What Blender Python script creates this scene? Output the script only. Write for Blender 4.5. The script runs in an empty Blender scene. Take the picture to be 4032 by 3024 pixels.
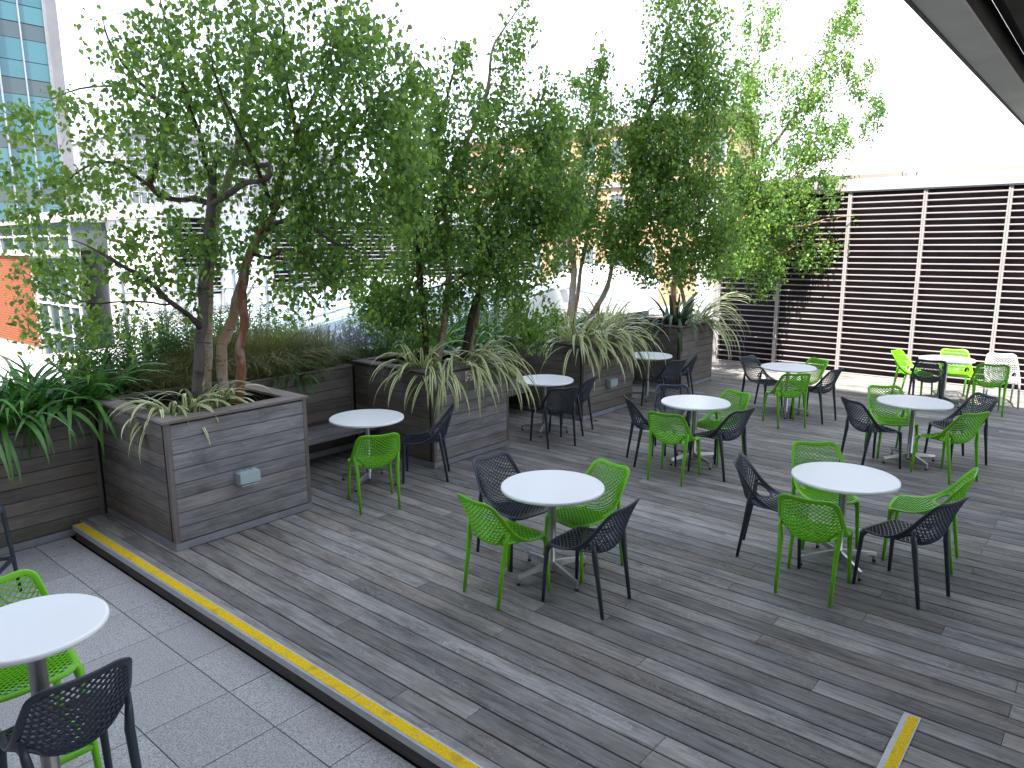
import bpy, math, random
import numpy as np
from math import sin, cos, pi, radians
from mathutils import Vector, Matrix
random.seed(7)
rng = np.random.default_rng(7)
scene = bpy.context.scene
COL = scene.collection

# ------------------------------------------------------------------ camera
cd = bpy.data.cameras.new('camera')
cd.sensor_fit = 'HORIZONTAL'; cd.sensor_width = 36.0; cd.lens = 25.503
cd.clip_start = 0.05; cd.clip_end = 2000
cam = bpy.data.objects.new('camera', cd)
COL.objects.link(cam)
cam.matrix_world = Matrix(((0.76455, -0.11833, 0.63361, 0.0),
                           (0.64456, 0.14614, -0.75046, 0.0),
                           (-0.00379, 0.98216, 0.18800, 2.638),
                           (0, 0, 0, 1)))
scene.camera = cam

# ------------------------------------------------------------------ sky and sun
SUN_EL = radians(62); SUN_DIR = (0.30, -0.95)          # horizontal direction towards the sun
w = bpy.data.worlds.new('World'); scene.world = w; w.use_nodes = True
nt = w.node_tree; nt.nodes.clear()
out = nt.nodes.new('ShaderNodeOutputWorld'); bg = nt.nodes.new('ShaderNodeBackground')
sky = nt.nodes.new('ShaderNodeTexSky'); sky.sky_type = 'NISHITA'; sky.sun_disc = False
sky.sun_elevation = SUN_EL; sky.sun_rotation = math.atan2(SUN_DIR[0], SUN_DIR[1])
sky.air_density = 1.0; sky.dust_density = 0.6; sky.ozone_density = 1.0
tc = nt.nodes.new('ShaderNodeTexCoord'); mp = nt.nodes.new('ShaderNodeMapping')
mp.inputs['Scale'].default_value = (1.0, 1.0, 2.6)
nz = nt.nodes.new('ShaderNodeTexNoise'); nz.inputs['Scale'].default_value = 1.7; nz.inputs['Detail'].default_value = 6
nz.inputs['Roughness'].default_value = 0.6
cr = nt.nodes.new('ShaderNodeMapRange'); cr.inputs['From Min'].default_value = 0.49; cr.inputs['From Max'].default_value = 0.70
cr.inputs['To Min'].default_value = 0.42; cr.inputs['To Max'].default_value = 0.85
mx = nt.nodes.new('ShaderNodeMix'); mx.data_type = 'RGBA'; mx.inputs[7].default_value = (5.2, 5.25, 5.4, 1)
nt.links.new(tc.outputs['Generated'], mp.inputs['Vector']); nt.links.new(mp.outputs['Vector'], nz.inputs['Vector'])
nt.links.new(nz.outputs['Fac'], cr.inputs['Value']); nt.links.new(cr.outputs['Result'], mx.inputs['Factor'])
nt.links.new(sky.outputs['Color'], mx.inputs[6]); nt.links.new(mx.outputs[2], bg.inputs['Color'])
bg.inputs['Strength'].default_value = 0.15
nt.links.new(bg.outputs['Background'], out.inputs['Surface'])

sl = bpy.data.lights.new('sun', 'SUN'); sl.energy = 4.0; sl.angle = radians(0.5); sl.color = (1.0, 0.95, 0.87)
sun = bpy.data.objects.new('sun', sl); COL.objects.link(sun)
h = math.hypot(*SUN_DIR)
sd = Vector((SUN_DIR[0]/h*cos(SUN_EL), SUN_DIR[1]/h*cos(SUN_EL), sin(SUN_EL)))
sun.rotation_euler = sd.to_track_quat('Z', 'Y').to_euler()
sun.location = (10, -30, 60)
vs = scene.view_settings
scene.display_settings.display_device = 'sRGB'
vs.view_transform = 'Standard'; vs.look = 'None'; vs.gamma = 1.0; vs.use_curve_mapping = False
vs.exposure = 2.05
try:
    scene.cycles.max_bounces = 8; scene.cycles.transparent_max_bounces = 8
    scene.cycles.diffuse_bounces = 4; scene.cycles.glossy_bounces = 3; scene.cycles.transmission_bounces = 4
    scene.cycles.caustics_reflective = False; scene.cycles.caustics_refractive = False
except Exception: pass

# ------------------------------------------------------------------ helpers
class MB:
    """collects shapes and links them as ONE mesh"""
    def __init__(s): s.v = []; s.f = []; s.uv = []
    def add(s, vs, fs):
        n = len(s.v); s.v.extend([tuple(p) for p in vs]); s.f.extend([tuple(i+n for i in f) for f in fs])
    def box(s, x0, y0, z0, x1, y1, z1):
        s.add([(x0,y0,z0),(x1,y0,z0),(x1,y1,z0),(x0,y1,z0),(x0,y0,z1),(x1,y0,z1),(x1,y1,z1),(x0,y1,z1)],
              [(0,3,2,1),(4,5,6,7),(0,1,5,4),(1,2,6,5),(2,3,7,6),(3,0,4,7)])
    def prism(s, poly, z0, z1):
        n = len(poly)
        s.add([(x,y,z0) for x,y in poly]+[(x,y,z1) for x,y in poly],
              [tuple(range(n-1,-1,-1)), tuple(range(n,2*n))]+[(i,(i+1)%n,n+(i+1)%n,n+i) for i in range(n)])
    def tube(s, pts, rad, n=8, cap=True, sq=0.0):
        P = [Vector(p) for p in pts]; m = len(P); base = len(s.v)
        ref = Vector((0,0,1))
        d0 = (P[1]-P[0]).normalized()
        if abs(d0.z) > 0.9: ref = Vector((1,0,0))
        a = d0.cross(ref).normalized()
        for i in range(m):
            d = (P[min(i+1,m-1)]-P[max(i-1,0)])
            d = d.normalized() if d.length > 1e-9 else d0
            a = (a-d*a.dot(d)).normalized(); b = d.cross(a)
            r = rad[i] if hasattr(rad,'__len__') else rad
            for k in range(n):
                t = 2*pi*k/n; q = 1.0
                if sq: q = 1.0/max(abs(cos(t)),abs(sin(t)))*sq+(1-sq)
                s.v.append(tuple(P[i]+(a*cos(t)+b*sin(t))*r*q))
        for i in range(m-1):
            for k in range(n):
                s.f.append((base+i*n+k, base+i*n+(k+1)%n, base+(i+1)*n+(k+1)%n, base+(i+1)*n+k))
        if cap:
            s.f.append(tuple(base+k for k in range(n-1,-1,-1))); s.f.append(tuple(base+(m-1)*n+k for k in range(n)))
    def lathe(s, prof, n=48, cx=0, cy=0):
        base = len(s.v); m = len(prof)
        for r,z in prof:
            for k in range(n):
                t = 2*pi*k/n; s.v.append((cx+r*cos(t), cy+r*sin(t), z))
        for i in range(m-1):
            for k in range(n):
                s.f.append((base+i*n+k, base+i*n+(k+1)%n, base+(i+1)*n+(k+1)%n, base+(i+1)*n+k))
        s.f.append(tuple(base+k for k in range(n-1,-1,-1))); s.f.append(tuple(base+(m-1)*n+k for k in range(n)))
    def mesh(s, name, smooth=False, off=(0,0,0)):
        me = bpy.data.meshes.new(name)
        vv = [(x-off[0],y-off[1],z-off[2]) for x,y,z in s.v] if any(off) else s.v
        me.from_pydata(vv, [], s.f)
        if smooth: me.polygons.foreach_set('use_smooth', [True]*len(me.polygons))
        me.update(); return me

def link(name, me, mat=None, parent=None, loc=(0,0,0), rot=(0,0,0), scale=None):
    o = bpy.data.objects.new(name, me); COL.objects.link(o)
    if mat is not None and me is not None and not me.materials: me.materials.append(mat)
    if parent is not None: o.parent = parent
    o.location = loc; o.rotation_euler = rot
    if scale: o.scale = scale
    return o
def tag(o, label, cat, group=None):
    o['label'] = label; o['category'] = cat
    if group: o['group'] = group
    return o
def thing(name, label, cat, loc=(0,0,0), rz=0, group=None):
    o = bpy.data.objects.new(name, None); COL.objects.link(o); o.location = loc; o.rotation_euler = (0,0,rz)
    o.empty_display_size = 0.1
    return tag(o, label, cat, group)
def structure(name, loc=(0,0,0)):
    o = bpy.data.objects.new(name, None); COL.objects.link(o); o.location = loc; o['kind'] = 'structure'; return o
def copy_thing(src, loc, rz, label, group):
    r = src.copy(); COL.objects.link(r); r.location = loc; r.rotation_euler = (0,0,rz); r['label'] = label
    if group: r['group'] = group
    for ch in src.children:
        c = ch.copy(); COL.objects.link(c); c.parent = r
        for g in ch.children:
            d = g.copy(); COL.objects.link(d); d.parent = c
    return r

_bars = {}
def bar_mesh(L, W, T, ch=0.003):
    """a sawn board: long axis x, width y, thickness z, long edges eased"""
    k = (round(L,3), round(W,4), round(T,4), ch)
    if k in _bars: return _bars[k]
    y, z = W/2, T/2
    sec = [(-y+ch,-z),(y-ch,-z),(y,-z+ch),(y,z-ch),(y-ch,z),(-y+ch,z),(-y,z-ch),(-y,-z+ch)]
    m = MB(); n = 8
    m.add([(-L/2,a,b) for a,b in sec]+[(L/2,a,b) for a,b in sec],
          [tuple(range(n-1,-1,-1)), tuple(range(n,2*n))]+[(i,(i+1)%n,n+(i+1)%n,n+i) for i in range(n)])
    _bars[k] = m.mesh('board'); return _bars[k]
def board(name, parent, c, L, W, T, mat, axis='x', face='z', ch=0.003):
    """board centred at world c; axis = world axis it runs along; face = world axis its broad face looks along"""
    me = bar_mesh(L, W, T, ch)
    key = (axis, face)
    if key == ('x','z'): M = Matrix.Identity(3)
    elif key == ('y','z'): M = Matrix(((0,-1,0),(1,0,0),(0,0,1)))
    elif key == ('y','x'): M = Matrix(((0,0,1),(1,0,0),(0,1,0)))
    elif key == ('x','y'): M = Matrix(((1,0,0),(0,0,-1),(0,1,0)))
    elif key == ('z','x'): M = Matrix(((0,0,1),(0,1,0),(-1,0,0)))
    elif key == ('z','y'): M = Matrix(((0,-1,0),(0,0,-1),(1,0,0)))
    o = bpy.data.objects.new(name, me); COL.objects.link(o)
    if not me.materials: me.materials.append(mat)
    if o.material_slots and o.material_slots[0].material is not mat:
        o.material_slots[0].link = 'OBJECT'; o.material_slots[0].material = mat
    o.rotation_euler = M.to_euler()
    if parent is not None:
        o.parent = parent; c = (c[0]-parent.location.x, c[1]-parent.location.y, c[2]-parent.location.z)
    o.location = c
    return o

# ------------------------------------------------------------------ materials
class NT:
    def __init__(s, name):
        s.m = bpy.data.materials.new(name); s.m.use_nodes = True; s.t = s.m.node_tree; s.t.nodes.clear()
        s.o = s.t.nodes.new('ShaderNodeOutputMaterial')
    def n(s, typ, **kw):
        x = s.t.nodes.new('ShaderNode'+typ)
        for k, v in kw.items():
            if k in x.inputs: x.inputs[k].default_value = v
            else: setattr(x, k, v)
        return x
    def l(s, a, b): s.t.links.new(a, b)
    def mix(s, fac, a, b, blend='MIX'):
        x = s.t.nodes.new('ShaderNodeMix'); x.data_type = 'RGBA'; x.blend_type = blend
        for sock, val in ((x.inputs[0], fac), (x.inputs[6], a), (x.inputs[7], b)):
            if hasattr(val, 'is_output'): s.l(val, sock)
            elif isinstance(val, (int, float)): sock.default_value = val
            else: sock.default_value = (*val, 1) if len(val) == 3 else val
        return x.outputs[2]
    def math(s, op, a, b=None, clamp=False):
        x = s.t.nodes.new('ShaderNodeMath'); x.operation = op; x.use_clamp = clamp
        for i, v in enumerate((a, b)):
            if v is None: continue
            if hasattr(v, 'is_output'): s.l(v, x.inputs[i])
            else: x.inputs[i].default_value = v
        return x.outputs[0]
    def rng(s, v, a, b, c, d):
        x = s.n('MapRange'); s.l(v, x.inputs[0])
        for i, q in enumerate((a, b, c, d)): x.inputs[i+1].default_value = q
        return x.outputs[0]
    def coords(s, scale=(1,1,1), rand=True, which='Object'):
        t = s.n('TexCoord'); m = s.n('Mapping'); m.inputs['Scale'].default_value = scale
        if rand:
            oi = s.n('ObjectInfo'); va = s.n('VectorMath', operation='ADD'); vm = s.n('VectorMath', operation='MULTIPLY')
            cx = s.n('CombineXYZ')
            for i in range(3): s.l(oi.outputs['Random'], cx.inputs[i])
            s.l(cx.outputs[0], vm.inputs[0]); vm.inputs[1].default_value = (37.3, 91.7, 53.1)
            s.l(t.outputs[which], va.inputs[0]); s.l(vm.outputs[0], va.inputs[1]); s.l(va.outputs[0], m.inputs['Vector'])
        else: s.l(t.outputs[which], m.inputs['Vector'])
        return m.outputs['Vector']
    def noise(s, vec, scale, detail=4, rough=0.55, dist=0.0):
        x = s.n('TexNoise'); s.l(vec, x.inputs['Vector'])
        x.inputs['Scale'].default_value = scale; x.inputs['Detail'].default_value = detail
        x.inputs['Roughness'].default_value = rough; x.inputs['Distortion'].default_value = dist
        return x.outputs['Fac']
    def ramp(s, fac, stops):
        x = s.n('ValToRGB'); s.l(fac, x.inputs[0]); e = x.color_ramp.elements
        while len(e) < len(stops): e.new(0.5)
        for i, (p, c) in enumerate(stops):
            e[i].position = p; e[i].color = (*c, 1) if len(c) == 3 else c
        return x.outputs[0]
    def done(s, color, rough=0.6, metal=0.0, spec=0.5, bump=None, bstr=0.2, bdist=0.004, **kw):
        p = s.n('BsdfPrincipled')
        for sock, val in (('Base Color', color), ('Roughness', rough)):
            if hasattr(val, 'is_output'): s.l(val, p.inputs[sock])
            else: p.inputs[sock].default_value = (*val, 1) if sock == 'Base Color' and len(val) == 3 else val
        p.inputs['Metallic'].default_value = metal; p.inputs['Specular IOR Level'].default_value = spec
        for k, v in kw.items():
            p.inputs[k].default_value = v
        if bump is not None:
            b = s.n('Bump'); b.inputs['Strength'].default_value = bstr; b.inputs['Distance'].default_value = bdist
            s.l(bump, b.inputs['Height']); s.l(b.outputs[0], p.inputs['Normal'])
        s.l(p.outputs[0], s.o.inputs['Surface']); return s.m

def m_plain(name, col, rough=0.5, metal=0.0, spec=0.5, var=0.12, scale=3.0, bump=0.0):
    t = NT(name); v = t.coords((1,1,1)); n = t.noise(v, scale, 5)
    c = t.mix(t.rng(n, 0.3, 0.7, 0, 1), tuple(x*(1-var) for x in col), tuple(min(1,x*(1+var)) for x in col))
    return t.done(c, rough, metal, spec, n if bump else None, bump)

def m_wood(name, dark, light, tone=(0.75,1.2), squig=0.0, warm=0.3, algae=False):
    t = NT(name); oi = t.n('ObjectInfo')
    v = t.coords((1.6, 26, 26)); v2 = t.coords((1.3, 5, 5)); v3 = t.coords((1,1,1))
    grain = t.noise(v, 2.2, 7, 0.65, 0.4); fine = t.noise(v, 9, 4, 0.7); blot = t.noise(v2, 1.6, 4, 0.6)
    g = t.math('ADD', t.math('MULTIPLY', grain, 0.55), t.math('MULTIPLY', blot, 0.45))
    c = t.mix(t.rng(g, 0.36, 0.64, 0, 1), dark, light)
    c = t.mix(t.rng(fine, 0.58, 0.78, 0, 0.55), c, tuple(x*0.45 for x in dark))
    wn = t.noise(v2, 0.7, 2)
    c = t.mix(t.rng(wn, 0.4, 0.65, 0, warm), c, (light[0]*1.05, light[1]*0.9, light[2]*0.7))
    if squig:
        vs_ = t.coords((3.2, 7, 7)); q = t.noise(vs_, 2.0, 3, 0.55, 1.6)
        r = t.math('ABSOLUTE', t.math('SUBTRACT', q, 0.5))
        line = t.rng(r, 0.0, 0.022, 1, 0); msk = t.rng(t.noise(v2, 0.9, 2), 0.46, 0.66, 0, squig)
        c = t.mix(t.math('MULTIPLY', line, msk), c, (0.36, 0.36, 0.36))
    # worn pale patches and dark stains
    st = t.noise(v3, 2.6, 5, 0.65); c = t.mix(t.rng(st, 0.60, 0.74, 0, 0.5), c, tuple(x*0.5 for x in dark))
    tn = t.rng(oi.outputs['Random'], 0, 1, tone[0], tone[1])
    cb = t.n('CombineColor'); [t.l(tn, cb.inputs[i]) for i in range(3)]
    c = t.mix(1.0, c, cb.outputs[0], 'MULTIPLY')
    rnd2 = t.math('FRACT', t.math('MULTIPLY', oi.outputs['Random'], 17.31))
    c = t.mix(t.rng(rnd2, 0.5, 1, 0, 0.5), c, t.mix(1.0, c, (1.06, 0.97, 0.86), 'MULTIPLY'))
    if algae:
        gm = t.n('NewGeometry'); sx = t.n('SeparateXYZ'); t.l(gm.outputs['Position'], sx.inputs[0])
        zz = t.rng(sx.outputs['Z'], 0.05, 0.32, 1, 0)
        c = t.mix(t.math('MULTIPLY', zz, t.rng(st, 0.35, 0.6, 0, 0.55)), c, (0.075, 0.08, 0.05))
    return t.done(c, 0.72, 0, 0.3, g, 0.35, 0.003)

M = {}
M['deck'] = m_wood('weathered_deck', (0.078,0.075,0.072), (0.30,0.295,0.288), (0.66,1.25), 0.8, 0.15)
M['clad'] = m_wood('weathered_cladding', (0.11,0.106,0.112), (0.285,0.282,0.30), (0.82,1.12), 0.0, 0.10, True)
M['cladw'] = m_wood('weathered_cladding_brown', (0.08,0.072,0.068), (0.185,0.172,0.163), (0.8,1.15), 0.0, 0.3, True)
M['cap'] = m_wood('weathered_cap', (0.11,0.098,0.093), (0.215,0.197,0.19), (0.85,1.12), 0.0, 0.4)
M['trim'] = m_wood('weathered_trim', (0.10,0.09,0.085), (0.17,0.155,0.15), (0.85,1.1), 0.0, 0.3)
M['riser_and_shade'] = m_wood('dark_riser_and_bench_shade', (0.045,0.04,0.04), (0.085,0.078,0.078), (0.9,1.1), 0.0, 0.2)
M['lead'] = m_plain('grey_flashing', (0.21,0.215,0.235), 0.5, 0.0, 0.4, 0.15, 6)
M['soil'] = m_plain('soil', (0.035,0.028,0.022), 0.95, 0, 0.2, 0.5, 30, 0.6)
M['liner'] = m_plain('black_liner', (0.012,0.012,0.014), 0.6)
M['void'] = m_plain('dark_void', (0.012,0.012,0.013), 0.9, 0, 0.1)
M['white'] = m_plain('white_laminate', (0.80,0.81,0.82), 0.28, 0, 0.5, 0.01)
M['green'] = m_plain('green_plastic', (0.15,0.48,0.007), 0.42, 0, 0.45, 0.05)
M['anth'] = m_plain('anthracite_plastic', (0.026,0.034,0.050), 0.42, 0, 0.5, 0.06)
M['grey'] = m_plain('light_grey_plastic', (0.42,0.42,0.44), 0.45, 0, 0.5, 0.04)
M['steel'] = m_plain('stainless_steel', (0.36,0.36,0.36), 0.34, 1.0, 0.5, 0.06)
M['castalu'] = m_plain('cast_aluminium', (0.50,0.50,0.51), 0.36, 1.0, 0.5, 0.08)
M['rubber'] = m_plain('black_rubber', (0.012,0.012,0.012), 0.7)
M['alu'] = m_plain('aluminium_nosing', (0.46,0.47,0.48), 0.5, 0.3, 0.5, 0.1, 20)
M['socket'] = m_plain('grey_green_plastic', (0.34,0.42,0.42), 0.4, 0, 0.5, 0.04)
M['render'] = m_plain('white_render', (0.80,0.79,0.78), 0.8, 0, 0.3, 0.05, 0.7)
M['upst'] = m_plain('beige_upstand', (0.36,0.32,0.29), 0.7, 0, 0.3, 0.12, 1.0)
M['backing'] = m_plain('screen_backing', (0.045,0.034,0.042), 0.9, 0, 0.1, 0.3, 2)
M['coping'] = m_plain('pale_metal_coping', (0.42,0.41,0.415), 0.5, 0, 0.4, 0.07, 1.2)
M['slat'] = m_plain('pale_louvre', (0.36,0.33,0.33), 0.5, 0, 0.4, 0.1, 2)
M['roofg'] = m_plain('pale_roofing', (0.52,0.53,0.55), 0.8, 0, 0.3, 0.15, 0.6)
M['conc'] = m_plain('grey_concrete', (0.22,0.22,0.23), 0.8, 0, 0.3, 0.15, 0.6)
M['conc2'] = m_plain('pale_concrete', (0.36,0.36,0.36), 0.8, 0, 0.3, 0.12, 0.4)
M['peach'] = m_plain('peach_stone', (0.42,0.28,0.18), 0.85, 0, 0.2, 0.2, 0.8)
M['mortar'] = m_plain('mortar', (0.46,0.38,0.32), 0.9, 0, 0.2, 0.1, 8)
M['dkmetal'] = m_plain('dark_metal', (0.03,0.03,0.033), 0.5, 0.3)
M['galv'] = m_plain('galvanised_steel', (0.38,0.41,0.44), 0.45, 0.6, 0.5, 0.1, 4)
M['signw'] = m_plain('white_sign', (0.78,0.78,0.78), 0.4, 0, 0.5, 0.02)
M['signr'] = m_plain('red_print', (0.50,0.025,0.02), 0.4, 0, 0.5, 0.02)
M['signg'] = m_plain('green_sign', (0.0,0.30,0.14), 0.4, 0, 0.5, 0.02)
M['winw'] = m_plain('white_window_frame', (0.72,0.72,0.72), 0.5, 0, 0.4, 0.04)
M['soffit'] = m_plain('dark_soffit', (0.06,0.056,0.05), 0.8, 0, 0.2, 0.3, 1.5)
M['panel'] = m_plain('grey_soffit_panel', (0.72,0.71,0.67), 0.65, 0, 0.3, 0.12, 1.2)
M['facade'] = m_plain('office_facade', (0.30,0.29,0.28), 0.7, 0, 0.3, 0.12, 0.5)

t = NT('yellow_grit'); v = t.coords((1,1,1), False); a = t.noise(v, 190, 2); b = t.noise(v, 7, 4)
c = t.mix(t.rng(a, 0.4, 0.62, 0, 1), (0.52,0.34,0.008), (0.80,0.56,0.015))
c = t.mix(t.rng(b, 0.55, 0.7, 0, 0.45), c, (0.25,0.17,0.03)); M['yellow'] = t.done(c, 0.85, 0, 0.2, a, 0.5, 0.002)

t = NT('granite'); v = t.coords((1,1,1)); oi = t.n('ObjectInfo'); a = t.noise(v, 120, 3, 0.7); b = t.noise(v, 60, 2); d = t.noise(v, 2.2, 4)
c = t.ramp(a, [(0.34,(0.12,0.12,0.125)), (0.47,(0.32,0.32,0.32)), (0.62,(0.48,0.475,0.46))])
c = t.mix(t.rng(b, 0.62, 0.72, 0, 0.6), c, (0.20,0.20,0.22))
c = t.mix(t.rng(d, 0.52, 0.72, 0, 0.35), c, (0.27,0.26,0.25))
tn = t.rng(oi.outputs['Random'], 0, 1, 0.9, 1.07); cb = t.n('CombineColor'); [t.l(tn, cb.inputs[i]) for i in range(3)]
M['granite'] = t.done(t.mix(1.0, c, cb.outputs[0], 'MULTIPLY'), 0.75, 0, 0.3, a, 0.25, 0.001)

t = NT('brick'); v = t.coords((1,1,1)); oi = t.n('ObjectInfo'); a = t.noise(v, 30, 4)
c = t.mix(oi.outputs['Random'], (0.27,0.085,0.04), (0.18,0.055,0.03)); c = t.mix(t.rng(a, 0.4, 0.7, 0, 0.4), c, (0.36,0.15,0.08))
M['brick'] = t.done(c, 0.85, 0, 0.2, a, 0.3, 0.002)

def m_glass(name, c0, c1, rough=0.08):
    t = NT(name); oi = t.n('ObjectInfo'); v = t.coords((1,1,1)); a = t.noise(v, 0.35, 3)
    c = t.mix(t.math('MULTIPLY', oi.outputs['Random'], 0.8), c0, c1); c = t.mix(t.rng(a, 0.4, 0.65, 0, 0.5), c, c1)
    return t.done(c, rough, 0, 0.7)
M['teal'] = m_glass('teal_glass', (0.04,0.135,0.165), (0.06,0.18,0.205))
M['tealdk'] = m_glass('dark_spandrel', (0.045,0.065,0.07), (0.06,0.09,0.095))
M['pane'] = m_glass('window_glass', (0.10,0.12,0.14), (0.18,0.20,0.22))
M['paledglass'] = m_glass('roof_glass', (0.26,0.37,0.42), (0.34,0.45,0.50), 0.15)

# ---- plants
def m_leaf(name, c0, c1, trans=0.45, rough=0.5, tcol=None):
    """c0..c1 picked by the per-leaf value 'tint'"""
    t = NT(name); at = t.n('Attribute', attribute_name='tint'); c = t.mix(at.outputs['Fac'], c0, c1)
    p = t.n('BsdfPrincipled'); t.l(c, p.inputs['Base Color']); p.inputs['Roughness'].default_value = rough
    p.inputs['Specular IOR Level'].default_value = 0.4
    tr = t.n('BsdfTranslucent'); t.l(t.mix(0.5, c, tcol or (0.16,0.32,0.03)), tr.inputs['Color'])
    ms = t.n('MixShader'); ms.inputs[0].default_value = trans
    t.l(p.outputs[0], ms.inputs[1]); t.l(tr.outputs[0], ms.inputs[2]); t.l(ms.outputs[0], t.o.inputs['Surface']); return t.m
M['birch'] = m_leaf('birch_leaf', (0.055,0.145,0.05), (0.28,0.46,0.07), 0.5, 0.42, (0.32,0.46,0.06))
M['herb'] = m_leaf('herb_leaf', (0.07,0.16,0.06), (0.16,0.29,0.11), 0.4)
M['grass'] = m_leaf('fine_grass', (0.10,0.17,0.04), (0.30,0.26,0.11), 0.3, 0.6, (0.2,0.22,0.06))
M['lavl'] = m_leaf('lavender_leaf', (0.045,0.10,0.04), (0.085,0.15,0.065), 0.2)
M['lavf'] = m_leaf('lavender_flower', (0.16,0.11,0.30), (0.30,0.25,0.46), 0.2, 0.7, (0.3,0.2,0.5))
def m_strap(name, kind):
    t = NT(name); uv = t.n('UVMap'); sx = t.n('SeparateXYZ'); t.l(uv.outputs[0], sx.inputs[0])
    oi = t.n('ObjectInfo'); r = oi.outputs['Random']
    u = t.math('ABSOLUTE', t.math('SUBTRACT', sx.outputs[0], 0.5))          # 0 midrib .. .5 margin
    if kind == 'var':
        wob = t.math('ADD', u, t.math('MULTIPLY', t.math('SUBTRACT', r, 0.5), 0.18))
        c = t.ramp(wob, [(0.0,(0.10,0.17,0.03)), (0.10,(0.14,0.21,0.04)), (0.17,(0.64,0.66,0.33)), (0.36,(0.70,0.71,0.42)), (0.43,(0.12,0.20,0.05)), (0.5,(0.09,0.16,0.04))])
        c = t.mix(t.rng(t.math('FRACT', t.math('MULTIPLY', r, 7.7)), 0.65, 1, 0, 0.5), c, (0.11,0.19,0.045))
    elif kind == 'dark':
        c = t.mix(r, (0.028,0.065,0.032), (0.055,0.11,0.05))
        c = t.mix(t.rng(u, 0.3, 0.5, 0, 0.4), c, (0.12,0.17,0.06))
    else:
        c = t.mix(r, (0.035,0.13,0.022), (0.10,0.27,0.04)); c = t.mix(t.rng(u, 0.0, 0.06, 0.4, 0), c, (0.08,0.18,0.04))
    tipd = t.rng(sx.outputs[1], 0.9, 1.0, 0, 0.4); c = t.mix(tipd, c, (0.16,0.12,0.05))
    p = t.n('BsdfPrincipled'); t.l(c, p.inputs['Base Color']); p.inputs['Roughness'].default_value = 0.36; p.inputs['Specular IOR Level'].default_value = 0.5
    tr = t.n('BsdfTranslucent'); t.l(c, tr.inputs['Color']); ms = t.n('MixShader'); ms.inputs[0].default_value = 0.25
    t.l(p.outputs[0], ms.inputs[1]); t.l(tr.outputs[0], ms.inputs[2]); t.l(ms.outputs[0], t.o.inputs['Surface']); return t.m
M['var'] = m_strap('variegated_strap_leaf', 'var'); M['dkstrap'] = m_strap('dark_strap_leaf', 'dark'); M['aga'] = m_strap('glossy_strap_leaf', 'aga')

def m_bark(name, base, mark, amt, peel=None):
    t = NT(name); v = t.coords((9, 9, 42)); v2 = t.coords((6, 6, 2.2))
    a = t.noise(v, 1.0, 4, 0.6, 0.6); b = t.noise(v2, 1.6, 5, 0.65, 0.5); k = t.noise(t.coords((3,3,5)), 1.5, 3)
    c = t.mix(t.rng(b, 0.35, 0.7, 0, 1), base, tuple(x*0.72 for x in base))
    if peel: c = t.mix(t.rng(b, 0.46, 0.6, 0, 0.85), c, peel)
    c = t.mix(t.rng(a, 0.60, 0.68, 0, amt), c, mark)
    c = t.mix(t.rng(k, 0.60, 0.70, 0, amt), c, mark)
    return t.done(c, 0.75, 0, 0.25, a, 0.5, 0.006)
M['b_white'] = m_bark('white_birch_bark', (0.46,0.40,0.34), (0.035,0.028,0.024), 0.85, (0.36,0.23,0.14))
M['b_red'] = m_bark('red_birch_bark', (0.21,0.085,0.045), (0.05,0.03,0.022), 0.6, (0.34,0.24,0.19))
M['b_grey'] = m_bark('grey_bark', (0.13,0.115,0.105), (0.03,0.026,0.022), 0.7)
M['b_brown'] = m_bark('brown_bark', (0.10,0.062,0.045), (0.028,0.02,0.016), 0.6)
M['b_dark'] = m_bark('dark_bark', (0.062,0.048,0.04), (0.022,0.018,0.015), 0.6)
# ------------------------------------------------------------------ ground and roofs
m = MB(); m.box(-900,-900,-15.2,900,900,-15.0); o = link('ground', m.mesh('ground'), m_plain('city_ground', (0.16,0.16,0.16), 0.9, 0, 0.2, 0.3, 0.05)); o['kind'] = 'structure'
m = MB(); m.box(-16.98,-6,-0.4,-8.75,24,0.45); o = link('lower_roof', m.mesh('lower_roof'), M['roofg']); o['kind'] = 'structure'
m = MB(); m.box(-8.74,-2.4,-3.0,6,16.4,-0.19); o = link('terrace_slab', m.mesh('terrace_slab'), M['void']); o['kind'] = 'structure'

# ------------------------------------------------------------------ granite paving, one slab per object
pav = structure('paving', (-4, 1, -0.14))
xj = [-4.058+0.5262*k for k in range(-7, 12)]
yj = [2.012-0.5262*k for k in range(0, 8)]
for i in range(len(xj)-1):
    for j in range(-1, len(yj)-1):
        y1, y0 = (2.316, 2.012) if j < 0 else (yj[j], yj[j+1])
        x0, x1 = max(xj[i], -7.60), xj[i+1]
        if x1 < -7.55: continue
        board('slab', pav, ((x0+x1)/2, (y0+y1)/2, -0.155+random.uniform(-.0008,.0008)), x1-x0-0.006, y1-y0-0.006, 0.03, M['granite'], ch=0.002)

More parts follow.
